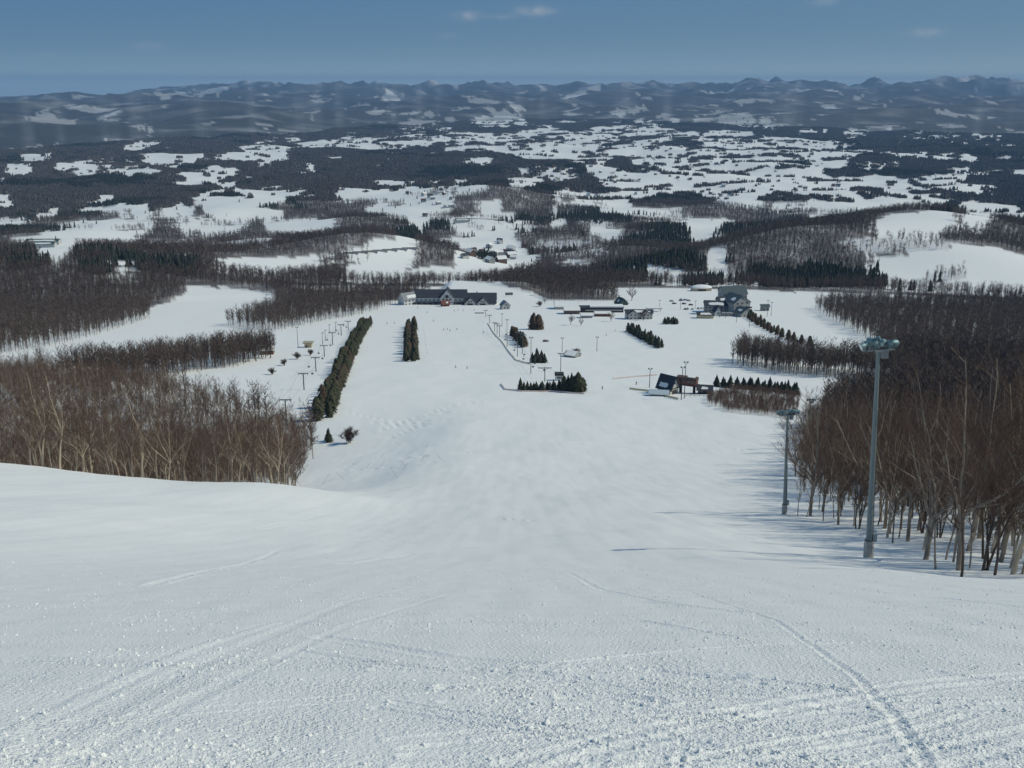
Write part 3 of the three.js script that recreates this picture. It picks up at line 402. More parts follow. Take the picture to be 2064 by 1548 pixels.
const lodMass = [0, 1].map((i) => { const P = [], C = [], q = rng(660 + i); for (let k = 0; k < 7; k++) { const p = [], x = (q() - 0.5) * 22, z = (q() - 0.5) * 22, H = 9 + 5 * q(); coniferInto(p, C, H, i ? 3.6 : 4.6, i ? 3 : 2, 5, q, i ? [0.032, 0.04, 0.028] : [0.095, 0.082, 0.073]); for (let j = 0; j < p.length; j += 3) { p[j] += x; p[j + 2] += z; } P.push(...p); } return tris(P, C); });
{
  const q = rng(55), near = [], vale = [], far = [];
  const conifer = (x, z) => fbm(x / 420 + 31, z / 420 + 12, 3) + 0.25 * noise(x / 60, z / 60) > 0.2;
  let r = 300;
  while (r < 10800) {
    const sp = r < 620 ? 3.5 : r < 1300 ? 5.4 : r < 3000 ? lerp(6.4, 8.4, (r - 1300) / 1700) : lerp(13, 26, (r - 3000) / 7800), da = sp / r;
    for (let a = -0.62; a < 0.62; a += da) {
      const A = a + (q() - 0.5) * da, R = r + (q() - 0.5) * sp, x = R * Math.sin(A), z = -R * Math.cos(A), c = coverAt(x, z);
      if (c === 0) { if (R > 1300 && q() < (R < 3000 ? 0.0025 : 0.012)) (R < 3000 ? vale : far).push({ v: R < 3000 ? 2 + (q() < 0.5) : (q() < 0.5 ? 1 : 0), p: onGround(x, z), t: q() * 6.28, k: 0.4 + 0.5 * q(), w: R < 3000 ? 1.2 : 0.8 }); continue; }
      if (c === 2 && q() < 0.72) continue;
      if (R > 5200 && R > foot(x / -z) + 250) continue;
      if (inside(cover[cover.length - 1], x, z) || (inside(cover[cover.length - 8], x, z) && R < 330)) continue;
      const p = onGround(x, z), k = 0.75 + 0.5 * q(), con = c === 3 || (R > 1150 && conifer(x, z));
      const tone = 0.75 + 0.5 * q();
      if (R < 1300) near.push({ v: con ? 3 + (q() < 0.5) : Math.floor(q() * 3), p, t: q() * 6.28, k: k * (R < 620 ? 1.08 : 1), c: tone });
      else if (R < 3000) vale.push({ v: con ? 2 + (q() < 0.5) : (q() < 0.5 ? 1 : 0), p, t: q() * 6.28, k: c === 3 ? 0.8 * k : k, w: 1.1, c: tone });
      else far.push({ v: con ? 1 : 0, p, t: q() * 6.28, k: k, w: lerp(0.8, 1.35, (R - 3000) / 7800), c: tone });
    }
    r += sp;
  }
  scatter('larch_wood', 'bare larch belts standing round the lower ski area', 'wood', [...lodBare, ...lodCon], near);
  scatter('valley_wood', 'brown winter woods on the low hills of the valley', 'wood', [...lodThin, ...lodCon], vale);
  scatter('far_wood', 'dark far woods between the snowy fields of the plain', 'wood', lodMass, far);
  console.log('trees', near.length, vale.length, far.length, farSpots.length);
}

// ---------------------------------------------------------------- conifer hedges on the slopes
const cedarMat = new THREE.MeshStandardMaterial({ vertexColors: true, roughness: 0.95 });
function conifer(seed, H, R, col, full) { const q = rng(seed), P = [], C = []; coniferInto(P, C, H, R, 13, 13, q, col, full); const T = [[], []]; tubeInto(T[0], T[1], [V(0, -0.6, 0), V(0, H * 0.4, 0), V(0, H * 0.9, 0)], [0.16, 0.1, 0.02], 5, [0.12, 0.09, 0.065], q); return [tris(T[0], T[1]), tris(P, C)]; }
const CED = [0, 1, 2].map((i) => conifer(700 + i, 8, 2.3, [0.05, 0.052, 0.027], 0.36)), RUST = [0, 1].map((i) => conifer(720 + i, 8, 2.3, [0.088, 0.056, 0.034], 0.4)), SPR = [0, 1].map((i) => conifer(740 + i, 8, 2.6, [0.035, 0.042, 0.026]));
function plantConifer(set, p, k, label, group, q) { const v = set[Math.floor(q() * set.length)], t = thing('conifer_tree', label, 'tree', p, q() * 6.28, group); t.scale.set(k * (0.85 + 0.3 * q()), k * (0.85 + 0.3 * q()), k * (0.85 + 0.3 * q())); part('trunk', v[0], barkMat, t); part('crown', v[1], cedarMat, t); }
function hedge(seed, pts, n, k, wide, sets, label, group) {
  const q = rng(seed), w = []; for (let i = 0; i < pts.length; i += 2) w.push(at(pts[i], pts[i + 1]));
  const L = [0]; for (let i = 1; i < w.length; i++) L.push(L[i - 1] + w[i].distanceTo(w[i - 1]));
  for (let j = 0; j < n; j++) { const s = L[L.length - 1] * (j + 0.5 * q()) / n; let i = 1; while (i < w.length - 1 && s > L[i]) i++; const p = w[i - 1].clone().lerp(w[i], (s - L[i - 1]) / (L[i] - L[i - 1])), side = w[i].clone().sub(w[i - 1]).setY(0).normalize(), o = (j % 2 ? 1 : -1) * wide / 2 + (q() - 0.5) * 0.8; const x = p.x - side.z * o, z = p.z + side.x * o; const set = sets[Math.floor(q() * sets.length)], big = q(), tone = set === RUST ? 'rust-brown' : set === SPR ? 'dark green' : 'olive-brown', size = big > 0.5 ? 'taller' : 'shorter'; plantConifer(set, onGround(x, z), k * (0.78 + 0.42 * big), size + ' ' + tone + ' ' + label, group + ', ' + size + ' ' + tone, q); }
}
hedge(1, [652, 848, 672, 790, 700, 727, 722, 680, 742, 654], 104, 1.0, 4.2, [CED, CED, CED, CED, RUST], 'conifer in the long hedge beside the T-shaped lift towers', 'conifers of the long hedge');
hedge(2, [821, 729, 822.5, 690, 823, 655], 26, 1.0, 1.2, [CED, CED, RUST], 'conifer in the straight double hedge standing on the open piste', 'conifers of the double hedge');
hedge(3, [837, 729, 835, 690, 834, 655], 26, 1.0, 1.2, [CED, CED, RUST], 'conifer in the straight double hedge standing on the open piste', 'conifers of the double hedge');
hedge(4, [1033, 675, 1046, 690, 1058, 702], 14, 0.95, 1.5, [RUST, CED], 'conifer in the short hedge beside the chairlift line', 'conifers of the short lift hedge');
hedge(5, [1072, 664, 1090, 664], 5, 1.5, 1.5, [RUST], 'conifer in the oval clump above the lift hedge', 'conifers of the oval clump');
hedge(6, [1072, 731, 1100, 731], 6, 0.85, 3, [SPR], 'spruce in the small clump below the tall lift mast', 'spruces of the small clump');
hedge(7, [1267, 667, 1300, 685, 1333, 703], 26, 0.9, 3.5, [CED, SPR], 'conifer in the slanting hedge on the open lower slope', 'conifers of the slanting hedge');
hedge(8, [1340, 653, 1368, 653], 7, 0.8, 3, [SPR, CED], 'conifer in the little clump uphill of the parking place', 'conifers of the little clump');
hedge(9, [1048, 786, 1090, 788, 1132, 789], 13, 0.62, 3, [SPR], 'low spruce in the row along the pink safety net', 'low spruces along the pink net');
hedge(10, [1134, 789, 1156, 790, 1174, 791], 11, 1.0, 4, [SPR, CED], 'full-grown spruce at the end of the row along the pink safety net', 'tall spruces along the pink net');
hedge(11, [1440, 778, 1500, 783, 1560, 788, 1612, 796], 28, 0.72, 3, [SPR], 'spruce in the row above the brown saplings', 'spruces above the saplings');
hedge(12, [1508, 640, 1530, 655, 1560, 672, 1600, 688, 1640, 700], 30, 0.85, 3, [RUST, CED], 'conifer in the curved hedge below the dark-roofed hotel', 'conifers of the curved hedge');
hedge(13, [658, 888, 668, 892], 2, 0.75, 0.5, [SPR], 'little spruce standing beside the lone bush at the end of the birches', 'small spruces at the end of the birches');
for (const [px, py, v, k, lab, ky = 1] of [[703, 893, shrubs[0], 1.7, 'lone spreading bare bush on the piste below the crest', 0.62], [1161, 718, shrubs[1], 1.6, 'spreading bare tree behind the low grey-roofed hut'], [1150, 655, roundTrees[0], 0.85, 'round bare tree in front of the long snow-roofed building'], [1171, 657, roundTrees[1], 0.65, 'small bare tree beside the round one by the long building'], [1232, 648, roundTrees[2], 0.8, 'dark bare tree left of the two-gabled white house'], [1297, 646, roundTrees[0], 0.9, 'bare tree right of the two-gabled white house'], [1273, 606, roundTrees[1], 1.4, 'tall pair-topped bare tree at the parking place'], [600, 724, shrubs[0], 1.3, 'low bare bush below the tan hut'], [626, 716, shrubs[1], 1.2, 'low bare bush between the tan hut and the lift towers'], [573, 737, shrubs[1], 1.2, 'low bare bush on the meadow left of the lift towers'], [549, 755, shrubs[0], 1.1, 'low bare bush on the meadow next to the birch wood'], [1088, 618, shrubs[0], 1.6, 'bare bush on the snow right of the embankment'], [1098, 612, roundTrees[2], 0.6, 'little bare tree on the snow right of the embankment'], [516, 728, roundTrees[2], 1.3, 'dark bare tree beside the red shed'], [545, 722, roundTrees[0], 1.0, 'bare tree with a snowy top beside the red shed']]) plantTree('bare_tree', v, at(px, py), px, k * (v === shrubs[0] || v === shrubs[1] ? 1.25 : 1), lab, undefined, v === shrubs[0] || v === shrubs[1] ? 0.6 : ky);
// saplings below the lift station
{ const q = rng(71), S = []; const poly = [1425, 800, 1480, 786, 1560, 792, 1612, 802, 1604, 846, 1540, 838, 1470, 832, 1425, 812], c = { xs: [], zs: [] }; for (let i = 0; i < poly.length; i += 2) { const p = at(poly[i], poly[i + 1]); c.xs.push(p.x); c.zs.push(p.z); } const a = Math.min(...c.xs), b = Math.max(...c.xs), e = Math.min(...c.zs), f = Math.max(...c.zs); for (let i = 0; i < 2600; i++) { const x = lerp(a, b, q()), z = lerp(e, f, q()); if (inside(c, x, z)) S.push({ v: Math.floor(q() * 2), p: onGround(x, z), t: q() * 6.28, k: 0.2 + 0.17 * q(), c: 1.0 + 0.6 * q() }); } scatter('sapling_thicket', 'brown sapling thicket below the steep-roofed lift house', 'thicket', [saplings[0], saplings[1]].map(merged), S); }

// ---------------------------------------------------------------- sizes at a place
const mpp = (p) => (-p.y * Math.sin(PITCH) - p.z * Math.cos(PITCH)) / F;           // metres to a photograph pixel there
function topAt(p, py) { const cy = (774 - py) / F; return p.z * (Math.sin(PITCH) - cy * Math.cos(PITCH)) / (Math.cos(PITCH) + cy * Math.sin(PITCH)) - p.y; }   // how high a thing at p reaches to end at that row
const steel = M(0.20, 0.245, 0.25, 0.55, 0.35), darkSteel = M(0.06, 0.065, 0.07, 0.6, 0.3), galv = M(0.34, 0.37, 0.38, 0.5, 0.5), concrete = M(0.50, 0.475, 0.42, 0.9), seam = M(0.27, 0.25, 0.22, 0.95), glassM = new THREE.MeshPhysicalMaterial({ color: rgb(0.55, 0.6, 0.62), roughness: 0.12, clearcoat: 1 }), cableM = M(0.03, 0.03, 0.032, 0.6), lampShell = M(0.17, 0.26, 0.27, 0.45, 0.4), boxM = M(0.33, 0.36, 0.36, 0.6, 0.2), snowSolid = M(0.83, 0.828, 0.79, 0.85);

// ---------------------------------------------------------------- floodlight poles beside the slope
const bowl = new THREE.LatheGeometry([[0.001, -0.34], [0.14, -0.33], [0.16, -0.1], [0.2, -0.02], [0.3, 0.2], [0.345, 0.36], [0.325, 0.37], [0.26, 0.22], [0.12, 0.05], [0.001, 0.04]].map(([r, y]) => new THREE.Vector2(r, y)), 16);
const lens = new THREE.CylinderGeometry(0.315, 0.315, 0.02, 16).translate(0, 0.34, 0), yoke = mergeGeometries([box(0.03, 0.5, 0.05, -0.38, -0.22, 0), box(0.03, 0.5, 0.05, 0.38, -0.22, 0), box(0.79, 0.03, 0.05, 0, -0.485, 0)]), ballast = mergeGeometries([box(0.3, 0.26, 0.3, 0, -0.48, 0)]);
function floodlight(parent, x, y, z, yaw, tilt, k = 1) {
  const f = new THREE.Group(); f.name = 'floodlight'; f.position.set(x, y, z); f.rotation.y = yaw; f.scale.setScalar(k); parent.add(f);
  const a = part('reflector', bowl, lampShell, f); a.rotation.x = Math.PI / 2 + tilt; const l = part('lens', lens, glassM, f); l.rotation.x = Math.PI / 2 + tilt; part('bracket', yoke, darkSteel, f); const b = part('housing', ballast, lampShell, f); b.rotation.x = Math.PI / 2 + tilt;
}
function floodPole(px, py, topRow, label, lamps, lean = 0, k = 1) {
  const p = at(px, py), t = thing('floodlight_pole', label, 'light pole', p, 0), H = topAt(p, topRow) - 0.55, b = 1.62;
  const base = part('concrete_base', cyl(0.43, 0.40, b + 0.5, 4).rotateY(Math.PI / 4 + 0.18).translate(0, -0.5, 0), concrete, t);
  for (const y of [0.52, 1.06]) part('formwork_seam', cyl(0.428, 0.426, 0.03, 4).rotateY(Math.PI / 4 + 0.18).translate(0, y, 0), seam, base);
  for (const s of [-0.14, 0.1]) part('formwork_seam', box(0.02, b - 0.1, 0.02, s, b / 2, 0.30).rotateY(0.18), seam, base);
  part('pole', cyl(0.26, 0.15, H - b, 14, 0, b, 0), steel, t); part('flange', cyl(0.34, 0.34, 0.05, 14, 0, b + 0.005, 0), darkSteel, t);
  for (const y of [b + (H - b) * 0.36, b + (H - b) * 0.7]) part('joint_ring', cyl(0.235, 0.235, 0.07, 14, 0, y, 0), steel, t);
  part('switch_box', box(0.34, 0.75, 0.28, 0.42, b + 0.28, 0.05), boxM, t);
  part('conduit', rod(V(0.27, b + 0.6, 0.1), V(0.19, H * 0.5, 0.1), 0.03), darkSteel, t);
  part('cross_arm', mergeGeometries([box(2.5, 0.09, 0.12, 0, H - 0.02, 0.16), box(2.5, 0.09, 0.12, 0, H - 0.02, -0.16), box(0.5, 0.12, 0.5, 0, H - 0.1, 0)]), galv, t);
  const bx = part('ballast_box', box(0.5, 0.62, 0.36, 0.5, H - 0.42, 0.02), boxM, t); for (let i = 0; i < 6; i++) part('cooling_fin', box(0.025, 0.58, 0.06, 0.3 + i * 0.08, H - 0.42, 0.225), galv, bx);
  part('hanging_cable', new THREE.TubeGeometry(new THREE.CatmullRomCurve3([V(1.2, H - 0.05, 0.1), V(1.3, H - 0.6, 0.15), V(0.7, H - 1.4, 0.2), V(0.2, H - 2.4, 0.2)]), 16, 0.018, 5), cableM, t);
  t.rotation.z = lean; for (const [x, z, yaw, tilt, dy] of lamps) floodlight(t, x, H + 0.42 + (dy || 0), z, yaw, tilt, k);
  return t;
}
floodPole(1750, 1124, 690, 'tall steel floodlight pole on a pale concrete block nearest the large bare trees', [[-1.12, 0.1, -1.5, 0.35], [-0.62, -0.05, -2.5, 0.35, 0.05], [-0.1, 0.12, -2.9, 0.3], [0.35, -0.15, 2.7, 0.3, 0.08], [0.82, 0.1, 3.0, 0.3], [1.2, -0.1, 2.4, 0.35, 0.03], [-0.35, -0.4, -2.1, 0.4, 0.25]], 0.06);
floodPole(1581, 1037, 828, 'floodlight pole with a spread of lamps at the tip of the wood', [[-1.15, 0, -1.8, 0.35], [-0.5, 0.1, -2.6, 0.3], [0.25, 0, 2.9, 0.3], [0.75, -0.1, 2.6, 0.35], [1.2, 0.1, 1.9, 0.3]], 0.05);
floodPole(1626, 906, 804, 'slim floodlight pole rising behind the twigs at the wood edge', [[-0.9, 0, -2, 0.35], [-0.2, 0, -2.8, 0.3], [0.5, 0, 2.8, 0.3], [1.1, 0, 2.2, 0.3]]);

// ---------------------------------------------------------------- lamp masts and lift towers farther down
function lampMast(px, py, topRow, label, group, arms = 2) {
  const p = at(px, py), t = thing('lamp_mast', label, 'light pole', p, 0, group), H = topAt(p, topRow);
  part('pole', cyl(0.2, 0.12, H + 0.4, 8, 0, -0.4, 0), darkSteel, t); part('cross_arm', box(1.6, 0.12, 0.12, 0, H - 0.1, 0), darkSteel, t);
  for (const s of arms > 1 ? [-1, 1] : [1]) part('lamp', cyl(0.28, 0.42, 0.6, 8, 0, -0.3, 0).rotateX(1.2).translate(s * 0.7, H + 0.15, -0.1), lampShell, t);
}
const MAST = 'slim lamp mast beside the chairlift line';
for (const [px, py, top, lab] of [[1070, 753, 681, 'tallest lamp mast beside the spruces at the chairlift foot'], [1043, 719, 671, 'lamp mast at the lower end of the rusty lift hedge'], [1022, 699, 645, 'lamp mast at the upper end of the rusty lift hedge'], [1053, 713, 674, 'thin lamp mast right of the lift hedge'], [1133, 710, 682, 'lamp mast behind the low grey-roofed hut'], [1203, 708, 680, 'lone lamp mast on the open slope right of the grey-roofed hut'], [1309, 781, 744, 'lamp mast uphill beside the steep-roofed lift house'], [1373, 806, 741, 'floodlight mast in front of the raised red lift terminal'], [1379, 803, 731, 'tall floodlight mast behind the raised red lift terminal'], [1012, 656, 633, 'lamp mast near the small grey chalet'], [601, 701, 660, 'tall lamp mast left of the tan hut'], [1546, 639, 606, 'lamp mast right of the dark-roofed hotel'], [1554, 637, 610, 'shorter lamp mast right of the dark-roofed hotel'], [1329, 625, 606, 'lamp mast at the near side of the parking place'], [1371, 624, 602, 'lamp mast among the parked cars'], [1401, 622, 607, 'lamp mast between the parked cars and the hotel']]) lampMast(px, py, top, lab);
function liftTower(px, py, topRow, label, group, wide = 4.6, thick = 0.28) {
  const p = at(px, py), t = thing('lift_tower', label, 'lift tower', p, 0, group), H = topAt(p, topRow);
  part('pole', cyl(thick, thick * 0.75, H + 0.5, 10, 0, -0.5, 0), darkSteel, t); part('cross_arm', box(wide, 0.3, 0.35, 0, H - 0.15, 0), darkSteel, t);
  for (const s of [-1, 1]) { const sh = part('sheave_train', box(0.16, 0.22, 2.0, s * wide * 0.46, H - 0.42, 0), darkSteel, t); for (const z of [-0.7, 0, 0.7]) part('sheave', cyl(0.2, 0.2, 0.1, 10).rotateZ(Math.PI / 2).translate(s * wide * 0.46 + 0.1, H - 0.5, z), galv, sh); part('brace', rod(V(0, H - 1.1, 0), V(s * wide * 0.3, H - 0.25, 0), 0.07), darkSteel, t); part('guard_horn', rod(V(s * wide * 0.5, H, 0), V(s * wide * 0.56, H + 0.55, 0), 0.05), darkSteel, t); }
  return p.clone().add(V(0, H - 0.5, 0));
}
function cable(name, label, pts, group) { const P = []; for (let i = 0; i < pts.length - 1; i++) { for (let k = 0; k < 6; k++) { const u = k / 6, q = pts[i].clone().lerp(pts[i + 1], u); q.y -= 4 * u * (1 - u) * pts[i].distanceTo(pts[i + 1]) * 0.012; P.push(q); } } P.push(pts[pts.length - 1]); const m = part(name, new THREE.TubeGeometry(new THREE.CatmullRomCurve3(P), P.length * 2, 0.035, 4), cableM, scene); m.name = numbered(name); m.userData = { label, category: 'cable' }; if (group) m.userData.group = group; }
const leftLine = [[577, 842, 805], [613, 786, 752], [637, 749, 720], [654, 719, 695.6], [670.7, 695.6, 669.5], [688, 676.5, 653.7], [702, 665, 647]].map(([a, b, c]) => liftTower(a, b, c, 'T-shaped chairlift tower in the row beside the long conifer hedge', 'lift towers beside the long hedge'));
for (const s of [-1, 1]) cable('haul_cable', 'thin haul cable strung over the T-shaped towers beside the long hedge', leftLine.map((p) => p.clone().add(V(s * 2.1, 0, 0))), 'haul cables of the hedge lift');
for (const [a, b, c] of [[650.5, 694, 671], [656, 687, 666], [664, 672, 655], [677, 668, 650]]) lampMast(a, b, c, 'slim mast standing behind the T-shaped lift towers', 'slim masts behind the hedge lift', 1);
const midLine = [[1098, 769, 741], [1007, 679.5, 656], [1002, 674, 652], [997, 669, 650], [987, 651, 635], [979, 639, 625]].map(([a, b, c], i) => liftTower(a, b, c, i ? 'chairlift tower in the close row running down to the lodge' : 'chairlift end tower with wide arms among the low spruces', i ? 'towers of the lodge chairlift' : undefined, i ? 3.6 : 6.5, 0.24));
const side = [midLine[0], midLine[1], midLine[2], midLine[3], midLine[4], midLine[5]];
for (const s of [-1, 1]) cable('haul_cable', 'thin haul cable strung down the close row of towers to the lodge', side.map((p) => p.clone().add(V(s * 1.7, 0, 0))), 'haul cables of the lodge chairlift');
const line3 = [[1130, 749, 712], [1484, 650, 630], [1510, 660, 641], [1462.6, 641, 628], [1450, 640, 630]].map(([a, b, c], i) => liftTower(a, b, c, ['narrow lift tower beside the white station hut', 'lift tower in front of the dark-roofed hotel', 'lift tower at the head of the curved conifer hedge', 'short lift tower left of the hotel front gable', 'short lift tower beside the tan shed'][i], undefined, 3.2, 0.2));
// chairs on the two lines
{
  const q = rng(91), frame = mergeGeometries([rod(V(0, 0, 0), V(0, -1.6, 0), 0.05), rod(V(-0.55, -1.6, 0), V(0.55, -1.6, 0), 0.05), rod(V(-0.55, -1.6, 0), V(-0.55, -2.4, 0), 0.04), rod(V(0.55, -1.6, 0), V(0.55, -2.4, 0), 0.04)]), seat = box(1.15, 0.08, 0.5, 0, -2.4, 0.2), back = box(1.15, 0.5, 0.07, 0, -2.1, -0.06), seatM = M(0.12, 0.12, 0.13);
  const chair = (p, label, group) => { const t = thing('lift_chair', label, 'lift chair', p, 0, group); part('hanger', frame, darkSteel, t); part('seat', seat, seatM, t); part('backrest', back, seatM, t); };
  const put = (pts, i, u, s, l, g) => { const p = pts[i].clone().lerp(pts[i + 1], u); p.y -= 4 * u * (1 - u) * pts[i].distanceTo(pts[i + 1]) * 0.012; p.x += s; chair(p, l, g); };
  for (let i = 0; i < 5; i++) for (const [u, s] of [[0.35, 2.1], [0.75, -2.1]]) put(leftLine, i + 1, u, s, 'empty chair hanging from the lift beside the long hedge', 'chairs of the hedge lift');
  for (const [u, s] of [[0.06, 1.7], [0.14, -1.7], [0.22, 1.7], [0.32, -1.7], [0.42, 1.7], [0.52, -1.7], [0.64, 1.7], [0.76, -1.7], [0.88, 1.7]]) put(midLine, 0, u, s, 'empty chair hanging over the slope on the lodge chairlift', 'chairs of the lodge lift');
}

// ---------------------------------------------------------------- buildings
const WHITE = M(0.62, 0.63, 0.62), OFF = M(0.48, 0.48, 0.46), SLATE = M(0.035, 0.04, 0.055, 0.75), TEAL = M(0.065, 0.092, 0.098, 0.7), BRN = M(0.12, 0.075, 0.055), TAN = M(0.46, 0.40, 0.27), TANR = M(0.40, 0.36, 0.24), DRK = M(0.03, 0.03, 0.036), WIN = new THREE.MeshPhysicalMaterial({ color: rgb(0.035, 0.045, 0.06), roughness: 0.15, clearcoat: 0.6 }), RUSTY = M(0.16, 0.06, 0.045), GREYW = M(0.26, 0.27, 0.275), GRN = M(0.05, 0.085, 0.07), BLUER = M(0.42, 0.50, 0.54), TIMB = M(0.06, 0.045, 0.04), HW = M(0.33, 0.335, 0.33), PANEL = M(0.075, 0.08, 0.09);
function place(g, o) { g.rotateY(o.rot || 0); g.translate(o.x || 0, o.y || 0, o.z || 0); return g; }
function gable(t, o) {                                     // a block with a pitched roof, ridge along its own x
  const { L, S, h, rh } = o, oh = o.over ?? 0.8, th = 0.28, ang = Math.atan2(rh, S / 2), sl = Math.hypot(rh, S / 2) + oh;
  const sh = new THREE.Shape([[-S / 2, -1.5], [S / 2, -1.5], [S / 2, h], [0, h + rh], [-S / 2, h]].map(([a, b]) => new THREE.Vector2(a, b)));
  part('wall', place(new THREE.ExtrudeGeometry(sh, { depth: L, bevelEnabled: false }).translate(0, 0, -L / 2).rotateY(-Math.PI / 2), o), o.wall, t);
  for (const s of [-1, 1]) {
    const lay = (w, l, up, dx = 0, ds = 0) => place(new THREE.BoxGeometry(l, w, sl * (ds ? ds : 1)).translate(dx, up, (ds ? -sl / 2 + sl * (ds / 2 + (o.snowAt ?? 0.35)) : 0) + sl / 2 - 0.02).rotateX(ang).translate(0, h + rh + 0.04, 0).rotateY(s > 0 ? 0 : Math.PI), o);
    const r = part('roof', lay(th, L + 2 * oh, th / 2), o.roof, t);
    if (o.snow >= 1) part('snow_cover', lay(0.3, L * (o.snowL ?? 0.8), th + 0.16, L * (o.snowX ?? 0)), snowSolid, r);
    else if (o.snow) { const w = L * (o.snowL ?? 0.8), e = sl * o.snow, pts = []; for (let i = 0; i < 22; i++) { const u = i / 22 * 6.283, k = 1 / Math.max(Math.abs(Math.cos(u)), Math.abs(Math.sin(u))) * (0.82 + 0.3 * noise(Math.cos(u) * 2.3 + L * 3.1 + s, Math.sin(u) * 2.3 + S)); pts.push(new THREE.Vector2(Math.cos(u) * k * w / 2, Math.sin(u) * k * e / 2)); } part('snow_cover', place(new THREE.ExtrudeGeometry(new THREE.Shape(pts), { depth: 0.18, bevelEnabled: false }).rotateX(-Math.PI / 2).translate(L * (o.snowX ?? 0), th + 0.03, sl * Math.min(1 - o.snow * 0.62, o.snow / 2 + (o.snowAt ?? 0.35))).rotateX(ang).translate(0, h + rh + 0.04, 0).rotateY(s > 0 ? 0 : Math.PI), o), snowSolid, r); }
  }
  if (o.cols) { const rows = o.rows ?? 1; for (let j = 0; j < rows; j++) for (let i = 0; i < o.cols; i++) { const w = o.ww ?? Math.min(1.6, L / o.cols * 0.55), x = -L / 2 + (i + 0.5) * L / o.cols, y = (o.sill ?? 1.2) + j * 3; if (y + 1.4 < h + 0.2) part('window', place(box(w, 1.4, 0.12, x, y + 0.7, S / 2 + 0.02), o), WIN, t); } }
  if (o.end) for (const [z, y, w, hh] of o.end) part('window', place(box(0.12, hh, w, (o.endSide ?? 1) * (L / 2 + 0.02), y, z), o), WIN, t);
}
const flat = (t, name, w, h, d, x, y, z, mat, rot = 0) => part(name, place(box(w, h, d, 0, h / 2, 0), { x, y, z, rot }), mat, t);
function spire(t, x, y, z) { part('spire', mergeGeometries([cyl(0.55, 0.45, 0.8, 6, x, y, z), cyl(0.6, 0.02, 1.9, 6, x, y + 0.8, z)]), SLATE, t); }
{ // main lodge
  const p = at(905, 613), t = thing('ski_lodge', 'long white half-timbered lodge with dark roofs, gables and small spires', 'lodge', p, 0);
  gable(t, { L: 51, S: 15, h: 7.6, rh: 6.6, x: -8, z: -3, wall: WHITE, roof: SLATE, cols: 12, rows: 2, sill: 4.6, ww: 2.3 });
  gable(t, { L: 20, S: 12, h: 7.0, rh: 5.4, x: -38.5, z: 2, rot: 0.62, wall: WHITE, roof: GREYW, snow: 0.5, snowL: 0.7, cols: 5, rows: 2, sill: 1.4 });
  gable(t, { L: 16, S: 13, h: 8.2, rh: 7.6, x: -1.5, z: 0, rot: -Math.PI / 2, wall: WHITE, roof: SLATE, end: [[0, 9.6, 2.6, 2.6], [-3.4, 6.2, 2, 1.6], [0, 6.2, 2, 1.6], [3.4, 6.2, 2, 1.6]] });
  gable(t, { L: 30, S: 20, h: 3.2, rh: 8.2, x: 31.5, z: 0, wall: WHITE, roof: SLATE, over: 1.2, end: [[0, 5, 3, 2]] });
  for (const x of [21.5, 34]) { gable(t, { L: 10, S: 10.5, h: 3.4, rh: 5.2, x, z: 7.5, rot: -Math.PI / 2, wall: WHITE, roof: SLATE, over: 0.7 }); part('timber_beam', box(8.4, 0.35, 0.14, x, 3.6, 12.58), TIMB, t); part('timber_beam', box(0.35, 4.2, 0.14, x, 5.7, 12.58), TIMB, t); flat(t, 'doorway', 5.4, 3.1, 0.16, x, 0, 12.56, DRK); part('window', box(1.5, 1.6, 0.13, x - 1.5, 5.2, 12.57), WIN, t); part('window', box(1.5, 1.6, 0.13, x + 1.5, 5.2, 12.57), WIN, t); }
  for (const s of [-1, 1]) part('timber_beam', box(7.6, 0.32, 0.13, 0, 0, 0).rotateZ(s * 0.86).translate(-1.5 + s * 2.9, 10.6, 8.05), TIMB, t);
  part('timber_beam', box(11.6, 0.34, 0.13, -1.5, 8.1, 8.06), TIMB, t);
  flat(t, 'porch', 49, 3.0, 3.2, -9, 0.2, 6.2, DRK); flat(t, 'porch_roof', 50, 0.25, 3.8, -9, 3.25, 6.5, SLATE);
  for (let i = 0; i < 9; i++) flat(t, 'porch_post', 0.4, 3.1, 0.4, -32 + i * 5.6, 0, 8.05, OFF);
  spire(t, -1.5, 15.6, 1); spire(t, 21.5, 8.5, 6.5); spire(t, 34, 8.5, 6.5); spire(t, 28, 11.2, 0); spire(t, -34, 14, -3);
  flat(t, 'chimney', 1.2, 3, 1.2, -20, 12.4, -4, OFF);
  const k = thing('kiosk', 'dark red kiosk with a peaked roof on the snow before the lodge', 'kiosk', at(897, 617), 0.4); gable(k, { L: 7, S: 6, h: 2.6, rh: 3, wall: RUSTY, roof: RUSTY, snow: 0.4, snowX: 0.2, snowL: 0.35 }); part('doorway', box(1.6, 2, 0.1, 0, 1, 3.04), DRK, k);
  const c = thing('small_chalet', 'small grey chalet with a steep roof right of the lodge', 'chalet', at(1018, 623), 0); gable(c, { L: 7, S: 8, h: 4.2, rh: 3.8, rot: -1.25, wall: OFF, roof: GREYW, end: [[-1.6, 2, 1.3, 1.4], [1.6, 2, 1.3, 1.4], [0, 4.8, 1.2, 1.2]] }); flat(c, 'step', 7, 0.8, 3, 0, -0.3, 5, OFF);
  const s = thing('ski_rack', 'low grey ski rack on the snow before the lodge wings', 'rack', at(966, 632), 0); for (let i = 0; i < 8; i++) part('rack_bar', box(0.9, 1.1, 0.5, -3.6 + i * 1.05, 0.55, 0), GREYW, s);
